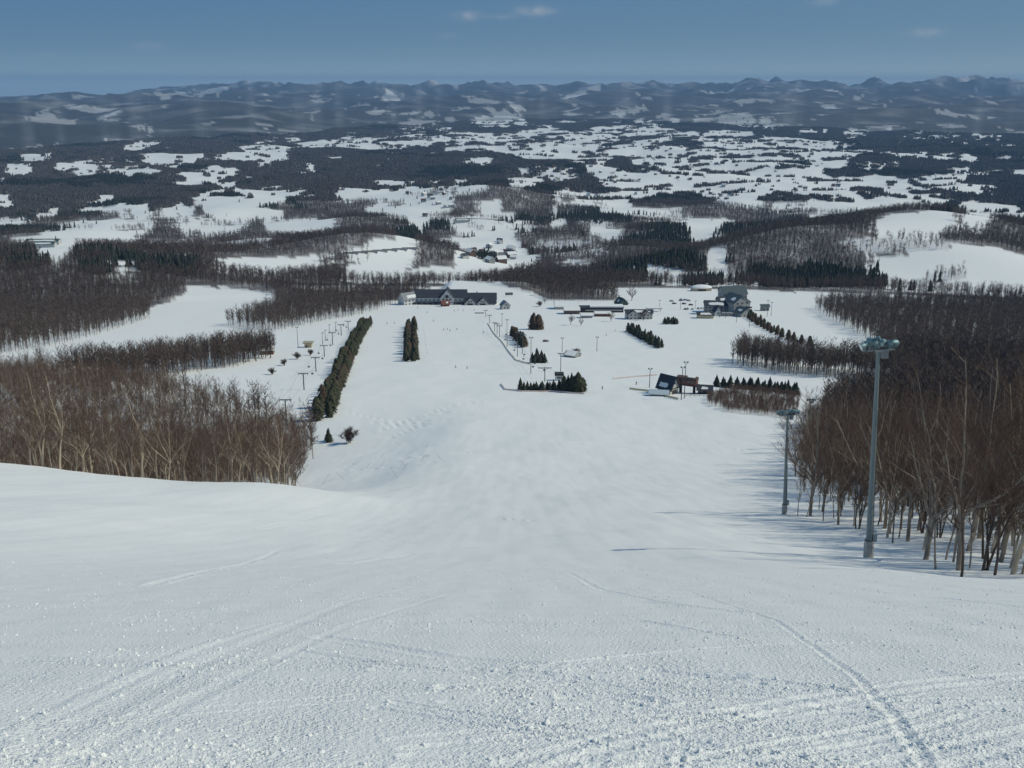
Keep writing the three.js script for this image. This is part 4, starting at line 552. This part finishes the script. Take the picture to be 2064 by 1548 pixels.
  const b = thing('billboard', 'dark wide billboard on posts on the snowy embankment', 'billboard', at(1026, 597), 0.15); const pan = part('panel', box(8, 2.6, 0.2, 0, 2.6, 0), PANEL, b); part('lettering', box(6.2, 0.5, 0.04, 0, 2.6, 0.12), GREYW, pan); for (const x of [-3, 0, 3]) part('post', box(0.25, 3, 0.25, x, 0.6, -0.25), darkSteel, b);
}
{ // hotel
  const p = at(1485, 637), t = thing('hotel', 'stepped grey hotel with large dark teal roofs at the parking place', 'hotel', p, 0);
  gable(t, { L: 10, S: 13, h: 4.4, rh: 4.4, x: 5, z: 3, rot: -1.1, wall: HW, roof: TEAL, snow: 0.35, snowL: 0.5, end: [[-2.5, 2.2, 1.6, 1.4], [2.5, 2.2, 1.6, 1.4]] });
  gable(t, { L: 19, S: 18, h: 10.6, rh: 6.0, x: 2, z: -16, rot: -1.15, wall: HW, roof: TEAL, snow: 0.4, snowL: 0.3, snowX: 0.2, end: [[-5, 10, 2, 1.6], [0, 10, 2, 1.6], [5, 10, 2, 1.6], [-5, 6.5, 2, 1.6], [0, 6.5, 2, 1.6], [5, 6.5, 2, 1.6], [0, 14.4, 2, 1.6]] });
  gable(t, { L: 22, S: 18, h: 14.5, rh: 5.4, x: 3, z: -36, rot: 0.1, wall: HW, roof: TEAL, cols: 7, rows: 6, sill: 1.5, ww: 1.7 });
  gable(t, { L: 20, S: 10, h: 7, rh: 3.4, x: -16, z: -17, rot: -0.12, wall: GREYW, roof: SLATE, snow: 0.6, cols: 6, rows: 2, sill: 1.3 });
  gable(t, { L: 11, S: 9, h: 10, rh: 3.2, x: -8.5, z: -21, rot: 0.05, wall: GREYW, roof: SLATE, snow: 0.6, cols: 3, rows: 3, sill: 1.3 });
  gable(t, { L: 6, S: 5.5, h: 4.6, rh: 4.6, x: -18.5, z: 1, rot: -1.35, wall: WHITE, roof: SLATE, end: [[0, 3, 1.4, 1.8], [0, 6, 1, 1.2]] });
  flat(t, 'connecting_wing', 16, 4.2, 5, -7, -0.6, 2, GREYW); for (let i = 0; i < 5; i++) part('window', box(1.5, 1.4, 0.1, -13 + i * 3, 2.3, 4.52), WIN, t);
  flat(t, 'balcony', 12, 1, 2, 8, 6.4, -4.5, DRK);
  const s = thing('shed', 'tan lean-to shed with a dark snowy roof beside the hotel', 'shed', at(1421, 641), -0.1); gable(s, { L: 14, S: 8, h: 3.4, rh: 1.8, wall: TAN, roof: DRK, snow: 0.7, over: 0.5 });
  const d = thing('snow_covered_hall', 'long hall under a thick rounded snow cover behind the parking place', 'hall', at(1413, 586), 0.1); part('wall', box(21, 4.2, 8, 0, 1.4, 0), TAN, d); part('snow_cover', new THREE.SphereGeometry(1, 24, 10, 0, 6.29, 0, 1.57).scale(12, 3.4, 6).translate(0, 3.4, 0), snowSolid, d); flat(d, 'doorway', 9, 2.6, 0.2, 0, 0, 4.02, BRN);
  const g = thing('pump_house', 'small grey pump house beside the lamp masts', 'hut', at(1541, 626), 0); gable(g, { L: 7, S: 6, h: 4.5, rh: 1.5, wall: GREYW, roof: TEAL, cols: 2 });
}
{ // row of low buildings along the road
  const a = thing('service_building', 'brown low building under deep snow left of the long hall', 'building', at(1152, 632), 0); gable(a, { L: 14, S: 10, h: 4, rh: 1.8, wall: BRN, roof: OFF, snow: 1, snowL: 1.05, cols: 4 });
  const b = thing('service_building', 'long dark flat building with a pale band and snowy roof', 'building', at(1212, 629), 0); flat(b, 'wall', 40, 5.6, 9, 0, -0.6, 0, DRK); flat(b, 'roof', 41, 0.4, 10, 0, 5.02, 0, SLATE); flat(b, 'snow_cover', 31, 1.1, 9.6, 4.5, 5.44, 0, snowSolid); flat(b, 'wall_band', 34, 0.8, 0.2, 2, 2.4, 4.58, OFF); for (let i = 0; i < 9; i++) part('window', box(1.8, 1.1, 0.12, -15 + i * 4, 1.2, 4.53), WIN, b);
  const d = thing('garage', 'brown garage with a snow roof in front of the long building', 'garage', at(1214, 637), 0); gable(d, { L: 14, S: 8, h: 3, rh: 0.9, wall: RUSTY, roof: OFF, snow: 1, snowL: 1.05 });
  const d2 = thing('garage', 'low snow-roofed garage beside the round bare trees', 'garage', at(1182, 640), 0); gable(d2, { L: 10, S: 7, h: 2.4, rh: 0.8, wall: GREYW, roof: OFF, snow: 1, snowL: 1.05 });
  const c = thing('guest_house', 'pale two-gabled guest house with small windows on two floors', 'house', at(1287, 642), 0); gable(c, { L: 23, S: 9, h: 5.8, rh: 2.2, wall: OFF, roof: SLATE, snow: 0.7, cols: 8, rows: 2, sill: 0.8, ww: 1.3 }); for (const x of [-5.5, 5.5]) gable(c, { L: 6, S: 8, h: 5.6, rh: 2.6, x, z: 3.6, rot: -Math.PI / 2, wall: OFF, roof: SLATE, end: [[-1.8, 1.6, 1.2, 1.3], [1.8, 1.6, 1.2, 1.3], [-1.8, 4.6, 1.2, 1.3], [1.8, 4.6, 1.2, 1.3]] });
  const e = thing('cabin', 'dark green steep-roofed cabin with snow patches at the wood edge', 'cabin', at(1252, 614), 0); gable(e, { L: 10, S: 10, h: 2, rh: 5, rot: -1.2, wall: GRN, roof: GRN, snow: 0.35, snowL: 0.35 });
  const f = thing('shelter', 'low shelter with a thin snowy roof right of the guest house', 'shelter', at(1318, 628), 0); for (const x of [-6, 0, 6]) flat(f, 'post', 0.3, 3, 0.3, x, 0, 0, DRK); flat(f, 'roof', 15, 0.3, 5, 0, 3.02, 0, SLATE); flat(f, 'snow_cover', 14.6, 0.5, 4.8, 0, 3.34, 0, snowSolid);
  const h = thing('snow_roofed_hall', 'hall with a broad pale snow roof before the brown wood', 'hall', at(1141, 622), 0); gable(h, { L: 22, S: 15, h: 3.5, rh: 3.4, wall: OFF, roof: OFF, snow: 1, snowL: 1.04 });
}
{ // lift stations and huts on the slope
  const a = thing('lift_house', 'steep-roofed lift house with a pale gable and round window', 'lift house', at(1346, 793), 0); gable(a, { L: 7, S: 6.6, h: 3.2, rh: 5.4, rot: -0.75, wall: OFF, roof: SLATE, over: 0.9, snow: 0.34, snowL: 0.75, snowAt: 0.5, snowX: -0.08 }); part('round_window', place(cyl(0.5, 0.5, 0.1, 14).rotateZ(-Math.PI / 2).translate(3.49, 5.6, 0), { rot: -0.75 }), WIN, a); part('doorway', place(box(0.12, 2.4, 3.8, 3.52, 1.2, 0), { rot: -0.75 }), DRK, a); part('gable_board', place(box(0.14, 0.5, 6.0, 3.53, 3.1, 0), { rot: -0.75 }), TIMB, a);
  const b = thing('lift_terminal', 'dark red lift terminal raised on pillars beside the lift house', 'lift terminal', at(1385, 792), 0); const bo = { rot: -0.45 }; part('body', place(box(8.6, 2.5, 4, 0, 5.6, 0), bo), RUSTY, b); part('roof', place(new THREE.CylinderGeometry(2.3, 2.5, 9.4, 6).rotateZ(Math.PI / 2).scale(1, 0.5, 1).translate(-0.2, 6.9, 0), bo), BRN, b); part('snow_cover', place(box(3.4, 0.3, 2.2, 1.8, 8.0, 0.3), bo), snowSolid, b); for (const x of [-3.2, 3.2]) part('pillar', place(box(1.0, 6.5, 1.1, x, 1.3, 0), bo), DRK, b); part('deck', place(box(10, 0.3, 4.6, 0, 4.1, 0), bo), DRK, b); for (const x of [-2, 1, 3]) part('window', place(box(1.6, 1, 0.1, x, 5.9, 2.02), bo), WIN, b);
  const c = thing('operator_hut', 'small dark hut with a snowy roof right of the lift terminal', 'hut', at(1420, 793), -0.2); gable(c, { L: 6, S: 4.5, h: 2.4, rh: 1.5, wall: DRK, roof: SLATE, snow: 0.5, snowL: 0.6, cols: 2 });
  const r = thing('barrier', 'dark rail barrier between lift terminal and operator hut', 'barrier', at(1405, 800), 0); for (let i = 0; i < 6; i++) part('post', box(0.12, 1.6, 0.12, -5 + i * 2, 0.5, 0), DRK, r); for (const y of [0.7, 1.2]) part('rail', box(10.2, 0.1, 0.1, 0, y, 0), DRK, r);
  const d = thing('low_shed', 'low shed with a pale blue roof below the lift house', 'shed', at(1328, 797), 0.2); gable(d, { L: 7.5, S: 5, h: 1.5, rh: 1.0, rot: -0.4, wall: GREYW, roof: BLUER });
  const e = thing('hut', 'low hut with a pale grey roof beside the spreading bare tree', 'hut', at(1154, 719), 0); gable(e, { L: 8, S: 7.5, h: 1.7, rh: 1.7, rot: -0.55, wall: GREYW, roof: OFF, snow: 1, over: 0.6 });
  const f = thing('station_hut', 'white box-shaped station hut with a dark flat roof behind the spruces', 'hut', at(1127, 766), 0); flat(f, 'wall', 4, 3.2, 3.4, 0, -0.4, 0, WHITE); flat(f, 'roof', 4.6, 1.0, 4, 0, 2.82, 0, DRK); part('window', box(2.4, 1, 0.1, 0, 1.8, 1.72), WIN, f); part('window', box(0.1, 1, 1.6, 2.02, 1.8, 0), WIN, f);
  const g = thing('hut', 'tan box hut with an overhanging flat roof beside the tall mast', 'hut', at(622, 700), 0); flat(g, 'wall', 4.6, 3.6, 4, 0, -0.4, 0, TAN); flat(g, 'roof', 6.8, 0.6, 5.4, 0, 3.22, 0, TANR); part('door', box(1, 2, 0.08, -1, 1, 2.02), BRN, g);
  const h = thing('shed', 'reddish shed with a snow roof behind bare trees', 'shed', at(538, 714), 0.2); gable(h, { L: 8.5, S: 6, h: 3.4, rh: 1.6, wall: RUSTY, roof: OFF, snow: 1, snowL: 1.02, cols: 2 });
  const w = thing('lift_engine_shed', 'half-buried dark engine hood in the snow uphill of the grey-roofed hut', 'engine shed', at(1101, 689), 0.3); part('body', box(3, 1.4, 2.2, 0, 0.5, 0), GREYW, w); part('hood', box(2.2, 0.9, 2.4, -1.1, 0.9, 0), BRN, w);
}
// farm halls and houses in the valley
{
  const barn = (px, py, L, S, turn, label) => { const t = thing('farm_hall', label, 'farm building', at(px, py), turn); gable(t, { L, S, h: 6, rh: 4, wall: OFF, roof: GRN, snow: 0.6, snowL: 0.96, over: 0.4 }); };
  barn(88, 492, 62, 16, 0.05, 'long green-roofed farm hall in the snowy clearing, the higher one'); barn(80, 498, 60, 14, 0.05, 'long green-roofed farm hall in the snowy clearing, the lower one'); barn(932, 449, 34, 12, 0.1, 'brown farmhouse on the white field below the wooded hill');
  for (let i = 0; i < 7; i++) { const p = at(706 + i * 20, 512 - i * 1.6), t = thing('greenhouse', 'long low greenhouse in the row beside the valley road', 'greenhouse', p, 0.15, 'greenhouses beside the valley road'); part('tunnel', new THREE.CylinderGeometry(3, 3, 22, 12, 1, true, 0, Math.PI).rotateZ(Math.PI / 2).rotateX(0).translate(0, 0, 0).rotateY(0), OFF, t).rotation.x = -Math.PI / 2; part('end_wall', box(0.2, 2.6, 5, 11, 1.2, 0), GREYW, t); }
  const q = rng(81), roofs = [SLATE, snowSolid, M(0.10, 0.04, 0.035), snowSolid], walls = [OFF, GREYW, BRN];
  const body = new THREE.ExtrudeGeometry(new THREE.Shape([[-4, -1], [4, -1], [4, 5], [0, 7.6], [-4, 5]].map(([a, b]) => new THREE.Vector2(a, b))), { depth: 11, bevelEnabled: false }).translate(0, 0, -5.5), slope = new THREE.BoxGeometry(5.6, 0.3, 12);
  for (const [x0, x1, y0, y1, n] of [[850, 920, 385, 440, 16], [1090, 1290, 335, 400, 30], [985, 1060, 470, 530, 12], [1400, 1760, 372, 402, 26], [1180, 1400, 290, 330, 12], [930, 990, 505, 530, 5], [1320, 1380, 470, 500, 4]]) for (let i = 0; i < n; i++) { const p = at(lerp(x0, x1, q()), lerp(y0, y1, q())); if (coverAt(p.x, p.z) !== 0) continue; const wi = Math.floor(q() * 3), ri = Math.floor(q() * 4), look = ['pale', 'grey', 'brown'][wi] + '-walled house with a ' + ['dark', 'snowy', 'red-brown', 'snowy'][ri] + ' roof', t = thing('village_house', look + ' among the fields of the valley', 'house', p, q() * 3, 'valley houses, ' + look); const k = 0.9 + 0.5 * q(); t.scale.setScalar(k); part('wall', body, walls[wi], t); const rm = roofs[ri]; for (const s of [-1, 1]) { const r = part('roof', slope, rm, t); r.position.set(s * 2.2, 6.45, 0); r.rotation.z = -s * 0.58; } }
}
// ---------------------------------------------------------------- cars on the parking place
{
  const side = new THREE.Shape([[-2.15, 0.35], [2.15, 0.35], [2.2, 0.8], [1.3, 0.98], [0.7, 1.48], [-1.2, 1.5], [-1.85, 1.0], [-2.2, 0.9]].map(([a, b]) => new THREE.Vector2(a, b))), shell = new THREE.ExtrudeGeometry(side, { depth: 1.6, bevelEnabled: true, bevelSize: 0.06, bevelThickness: 0.06, bevelSegments: 1 }).translate(0, 0, -0.8), wheel = cyl(0.33, 0.33, 0.22, 12).rotateX(Math.PI / 2), q = rng(95);
  const cols = [[0.02, 0.02, 0.025], [0.03, 0.035, 0.05], [0.12, 0.13, 0.14], [0.3, 0.31, 0.32], [0.09, 0.02, 0.02]].map(([r, g, b]) => new THREE.MeshPhysicalMaterial({ color: rgb(r, g, b), roughness: 0.4, clearcoat: 0.7 })), names = ['black', 'dark blue', 'grey', 'silver', 'dark red'], tyre = M(0.02, 0.02, 0.02);
  [[1025, 311], [1050, 334], [1113, 304], [1152, 300], [1182, 306], [1140, 336], [1203, 346], [1150, 386], [1172, 384], [1217, 386], [1270, 380], [1300, 380], [1328, 380], [1356, 380]].forEach(([x, y], i) => {
    const c = Math.floor(q() * 5), p = at(1130 + x / 4.587, 540 + y / 4.587), t = thing('parked_car', names[c] + ' car parked on the snowy parking place before the hotel', 'car', p, i > 6 ? 1.5 + 0.1 * q() : 0.2 * q() - 0.1, 'parked ' + names[c] + ' cars'); part('body', shell, cols[c], t); part('side_window', box(1.7, 0.36, 1.75, -0.25, 1.2, 0), WIN, t); part('windscreen', box(0.5, 0.4, 1.5, 1.02, 1.2, 0).rotateZ(0), WIN, t);
    for (const [a, b] of [[-1.35, -0.82], [-1.35, 0.82], [1.35, -0.82], [1.35, 0.82]]) part('wheel', wheel, tyre, t).position.set(a, 0.33, b);
  });
}
// ---------------------------------------------------------------- safety nets, sticks, snow heaps
function net(pts, mat, label, hgt = 1.3) {
  const w = []; for (let i = 0; i < pts.length; i += 2) w.push(at(pts[i], pts[i + 1])); const fine = []; for (let i = 0; i < w.length - 1; i++) { const n = Math.max(1, Math.round(w[i].distanceTo(w[i + 1]) / 5)); for (let k = 0; k < n; k++) { const x = lerp(w[i].x, w[i + 1].x, k / n), z = lerp(w[i].z, w[i + 1].z, k / n); fine.push(onGround(x, z)); } } fine.push(w[w.length - 1]);
  const t = thing('safety_net', label, 'net', fine[0]), o = fine[0];
  for (let i = 0; i < fine.length; i++) { const a = fine[i].clone().sub(o); part('post', rod(a.clone().add(V(0, -0.3, 0)), a.clone().add(V(0, hgt + 0.15, 0)), 0.03), darkSteel, t); if (i < fine.length - 1) { const b = fine[i + 1].clone().sub(o), d = b.clone().sub(a), len = d.length(), g = new THREE.BoxGeometry(len - 0.06, hgt - 0.1, 0.02); g.translate(0, hgt / 2 + 0.06, 0); const m = part('mesh_panel', g, mat, t); m.position.copy(a).add(b).multiplyScalar(0.5); m.rotation.order = 'YXZ'; m.rotation.y = Math.atan2(-d.z, d.x); m.rotation.z = Math.atan2(d.y, Math.hypot(d.x, d.z)); } }
}
net([983, 652, 995, 672, 1012, 690, 1030, 715, 1040, 727, 1068, 735], M(0.68, 0.60, 0.40), 'faded yellow safety net curving along the chairlift line', 0.8);
net([1234.6, 765, 1282, 760, 1324, 757], M(0.64, 0.54, 0.50), 'pale orange safety net across the slope behind the lift house', 0.75);
net([1269, 785, 1304, 789, 1339, 799, 1367, 806], M(0.62, 0.52, 0.30), 'yellow safety net round the foot of the lift house', 0.95);
net([1008.7, 775, 1018, 786, 1051, 790, 1109.5, 790, 1177, 795], M(0.68, 0.54, 0.51), 'faded pink safety net bending below the spruce row', 0.75);
{
  const stickM = [M(0.16, 0.05, 0.04), M(0.10, 0.09, 0.085)];
  [[225, 465, 145, 368], [420, 450, 490, 350], [625, 408, 555, 330], [1125, 390, 1068, 280], [1180, 320, 1235, 245], [1220, 275, 1155, 230], [830, 305, 885, 235], [975, 280, 1012, 215], [970, 205, 1003, 150], [1355, 240, 1388, 170], [1375, 150, 1418, 75], [1570, 240, 1505, 165], [1155, 80, 1115, 50]].forEach(([a, b, c, d], i) => { const p = at(560 + a / 4.69, 880 + b / 4.69), m = mpp(p) / 4.69, top = V((c - a) * m, (b - d) * m, 0), t = thing('bamboo_stick', i < 3 ? 'slanting reddish bamboo stick stuck in the snow at the bump by the birches' : 'slanting dark bamboo stick stuck in the snow beyond the bump', 'stick', p, 0, i < 3 ? 'reddish sticks at the bump' : 'dark sticks beyond the bump'); part('cane', rod(V(-top.x * 0.1, -top.y * 0.1, 0), top, 0.02), stickM[i < 3 ? 0 : 1], t); part('tie', rod(top.clone().multiplyScalar(0.8), top.clone().multiplyScalar(0.84), 0.03), stickM[0], t); });
  const heap = new THREE.IcosahedronGeometry(1, 2); { const P = heap.attributes.position; for (let i = 0; i < P.count; i++) { const k = 1 + 0.2 * noise(P.getX(i) * 2 + 5, P.getZ(i) * 2 + P.getY(i)); P.setXYZ(i, P.getX(i) * k, P.getY(i) * k * 0.7, P.getZ(i) * k); } heap.computeVertexNormals(); }
  for (let i = 0; i < 9; i++) { const p = at(856 + i * 0.9, 666 + i * 5.6), t = thing('snow_heap', 'small rounded snow heap in the row beside the double hedge', 'snow heap', p, i, 'snow heaps beside the double hedge'); part('heap', heap, snowSolid, t).scale.setScalar(0.7); }
  // crumbs thrown up by skis, lying on the near slope
  const q = rng(99), crumb = new THREE.IcosahedronGeometry(1, 0), N = 60000; { const P = crumb.attributes.position; for (let i = 0; i < P.count; i++) { const k = 1 + 0.28 * noise(P.getX(i) * 3 + 1, P.getY(i) * 3 + P.getZ(i) * 5); P.setXYZ(i, P.getX(i) * k, P.getY(i) * k, P.getZ(i) * k); } crumb.computeVertexNormals(); }
  const im = new THREE.InstancedMesh(crumb, snowSolid, N), m4 = new THREE.Matrix4(), Q = new THREE.Quaternion(), E = new THREE.Euler(); let n = 0, tries = 0;
  while (n < N && tries++ < 900000) {
    const r = 3.2 * Math.pow(75 / 3.2, Math.pow(q(), 1.25)), a = (q() - 0.5) * 1.25, x = r * Math.sin(a), z = -r * Math.cos(a);
    let w = smooth(-0.15, 0.75, noise(x / 2.6 + 11, z / 3.4) + 0.6 * noise(x / 0.8, z / 1.1) + 0.35 * noise(x / 0.25, z / 0.25)) * 0.85 + 0.06; if (trackAt(x, z) > 0.008) w += 0.6;
    if (q() > w) continue;
    if (q() < smooth(25, 75, r)) continue; const s = (0.0025 + 0.0055 * q() * q() + 0.018 * Math.pow(q(), 18)) * (1 + 0.02 * r); Q.setFromEuler(E.set(q() * 6, q() * 6, q() * 6)); m4.compose(V(x, height(x, z) + microSnow(x, z, r) + s * 0.1, z), Q, V(s * (0.8 + 0.6 * q()), s * (0.6 + 0.4 * q()), s * (0.8 + 0.6 * q()))); im.setMatrixAt(n++, m4);
  }
  im.count = n; im.name = 'snow_crumbs'; im.castShadow = im.receiveShadow = true; im.userData = { kind: 'stuff', label: 'loose snow crumbs strewn over the near slope', category: 'snow' }; scene.add(im);
}
// ---------------------------------------------------------------- skiers
{
  const seg = (p, a, b, r0, r1) => { const ax = p[0] - a[0], ay = p[1] - a[1], az = p[2] - a[2], bx = b[0] - a[0], by = b[1] - a[1], bz = b[2] - a[2], h = clamp((ax * bx + ay * by + az * bz) / (bx * bx + by * by + bz * bz), 0, 1); return Math.hypot(ax - bx * h, ay - by * h, az - bz * h) - lerp(r0, r1, h); };
  const smin = (a, b, k) => { const h = clamp(0.5 + 0.5 * (b - a) / k, 0, 1); return lerp(b, a, h) - k * h * (1 - h); };
  function figure(bones, jacket, trousers) {
    const R = 56, mc = new MarchingCubes(R, snowSolid, false, false, 40000), half = R / 2; mc.isolation = 0;
    for (let k = 0; k < R; k++) for (let j = 0; j < R; j++) for (let i = 0; i < R; i++) { const p = [(i - half) / half * 1.0, (j - half) / half * 1.0 + 0.9, (k - half) / half * 1.0]; let d = 9; for (const b of bones) d = smin(d, seg(p, b[0], b[1], b[2], b[3]), 0.045); mc.field[i + j * R + k * R * R] = -d; }
    mc.update(); const n = mc.count, P = new Float32Array(mc.positionArray.slice(0, n * 3)); let g = new THREE.BufferGeometry(); for (let i = 0; i < n; i++) P[i * 3 + 1] += 0.9; g.setAttribute('position', new THREE.BufferAttribute(P, 3)); g = mergeVertices(g, 1e-4); g.computeVertexNormals();
    const C = [], A = g.attributes.position; for (let i = 0; i < A.count; i++) { const y = A.getY(i), x = Math.abs(A.getX(i)); const c = y < 0.14 ? [0.03, 0.03, 0.035] : y < 0.82 && x < 0.33 ? trousers : y < 1.42 ? jacket : y > 1.58 ? [0.05, 0.05, 0.06] : A.getZ(i) < -0.02 ? [0.42, 0.26, 0.19] : [0.05, 0.05, 0.06]; C.push(...c); } g.setAttribute('color', new THREE.Float32BufferAttribute(C, 3)); return g;
  }
  const stance = (b) => [[[-0.12, 0.06, -0.06 - b], [-0.12, 0.08, 0.1 - b], 0.07, 0.06], [[0.12, 0.06, -0.06], [0.12, 0.08, 0.1], 0.07, 0.06], [[-0.12, 0.09, 0.06 - b], [-0.12, 0.48, -0.1 - b * 0.6], 0.065, 0.08], [[0.12, 0.09, 0.06], [0.12, 0.48, -0.1], 0.065, 0.08], [[-0.12, 0.48, -0.1 - b * 0.6], [-0.09, 0.86, 0.06], 0.085, 0.11], [[0.12, 0.48, -0.1], [0.09, 0.86, 0.06], 0.085, 0.11], [[0, 0.88, 0.06], [0, 1.28, -0.06], 0.15, 0.17], [[-0.15, 1.34, -0.07], [0.15, 1.34, -0.07], 0.09, 0.09], [[0, 1.38, -0.08], [0, 1.5, -0.1], 0.06, 0.06], [[0, 1.56, -0.11], [0, 1.63, -0.11], 0.105, 0.1], [[-0.2, 1.33, -0.07], [-0.3, 1.06, -0.02], 0.07, 0.06], [[0.2, 1.33, -0.07], [0.3, 1.06, -0.02], 0.07, 0.06], [[-0.3, 1.06, -0.02], [-0.3, 0.98, -0.27], 0.058, 0.05], [[0.3, 1.06, -0.02], [0.3, 0.98, -0.27], 0.058, 0.05]];
  const looks = [[[0.03, 0.04, 0.08], [0.02, 0.02, 0.025], 'dark blue'], [[0.3, 0.03, 0.03], [0.03, 0.03, 0.035], 'red'], [[0.02, 0.02, 0.025], [0.09, 0.09, 0.1], 'black']].map(([j, t, n], i) => [figure(stance(0.12 * (i % 2)), j, t), n]);
  const skiM = M(0.1, 0.1, 0.13, 0.4), mat = new THREE.MeshStandardMaterial({ vertexColors: true, roughness: 0.85 }), q = rng(77), ski = new THREE.ExtrudeGeometry(new THREE.Shape([[-0.8, 0.01], [0.7, 0.01], [0.88, 0.1], [0.87, 0.12], [0.68, 0.03], [-0.8, 0.03]].map(([a, b]) => new THREE.Vector2(a, b))), { depth: 0.09, bevelEnabled: false }).translate(0, 0, -0.045).rotateY(Math.PI / 2);
  const z1 = (x, y) => [780 + x / 5.16, 540 + y / 5.16], z2 = (x, y) => [1130 + x / 4.587, 540 + y / 4.587];
  const where = [z1(320, 418), z1(415, 472), z1(485, 557), z1(590, 648), z1(628, 645), z1(655, 658), z1(728, 645), z1(700, 450), z1(738, 445), z1(793, 450), z1(905, 445), z1(1005, 675), z1(712, 1040), z1(833, 1050), z1(75, 582), z1(2, 585), z1(1445, 708), z2(420, 628), z2(385, 1124), z2(700, 1080), z2(1258, 1090), [1352, 779], [1240, 668]];
  const beside = ['near the kiosk of the lodge', 'gliding towards the lodge kiosk', 'on the open piste above the lodge', 'in the loose group on the middle piste', 'in the loose group on the middle piste', 'in the loose group on the middle piste', 'just right of the group on the middle piste', 'waiting at the lodge snow edge', 'waiting at the lodge snow edge', 'waiting at the lodge snow edge', 'before the lodge wings', 'beside the close row of lift towers', 'one of two alone on the wide lower piste', 'one of two alone on the wide lower piste', 'near the top of the long hedge', 'near the top of the long hedge', 'right of the rusty lift hedge', 'on the slope left of the slanting hedge', 'right of the tall spruces', 'left of the mast at the lift house', 'between lift terminal and operator hut', 'behind the steep-roofed lift house', 'near the slanting hedge'];
  where.forEach(([x, y], i) => { const [g, n] = looks[Math.floor(q() * 3)], t = thing('person', 'skier in ' + n + ' jacket ' + beside[i], 'person', at(x, y), (q() - 0.5) * 4, beside.filter((b) => b === beside[i]).length > 1 ? 'skiers ' + beside[i] : undefined); t.position.y += 0.03; part('body', g, mat, t); for (const s of [-1, 1]) { part('ski', ski, skiM, t).position.x = s * 0.12; part('ski_pole', rod(V(s * 0.3, 1.0, -0.3), V(s * 0.42, 0.02, 0.15), 0.012), skiM, t); } });
}
renderer.render(scene, camera);
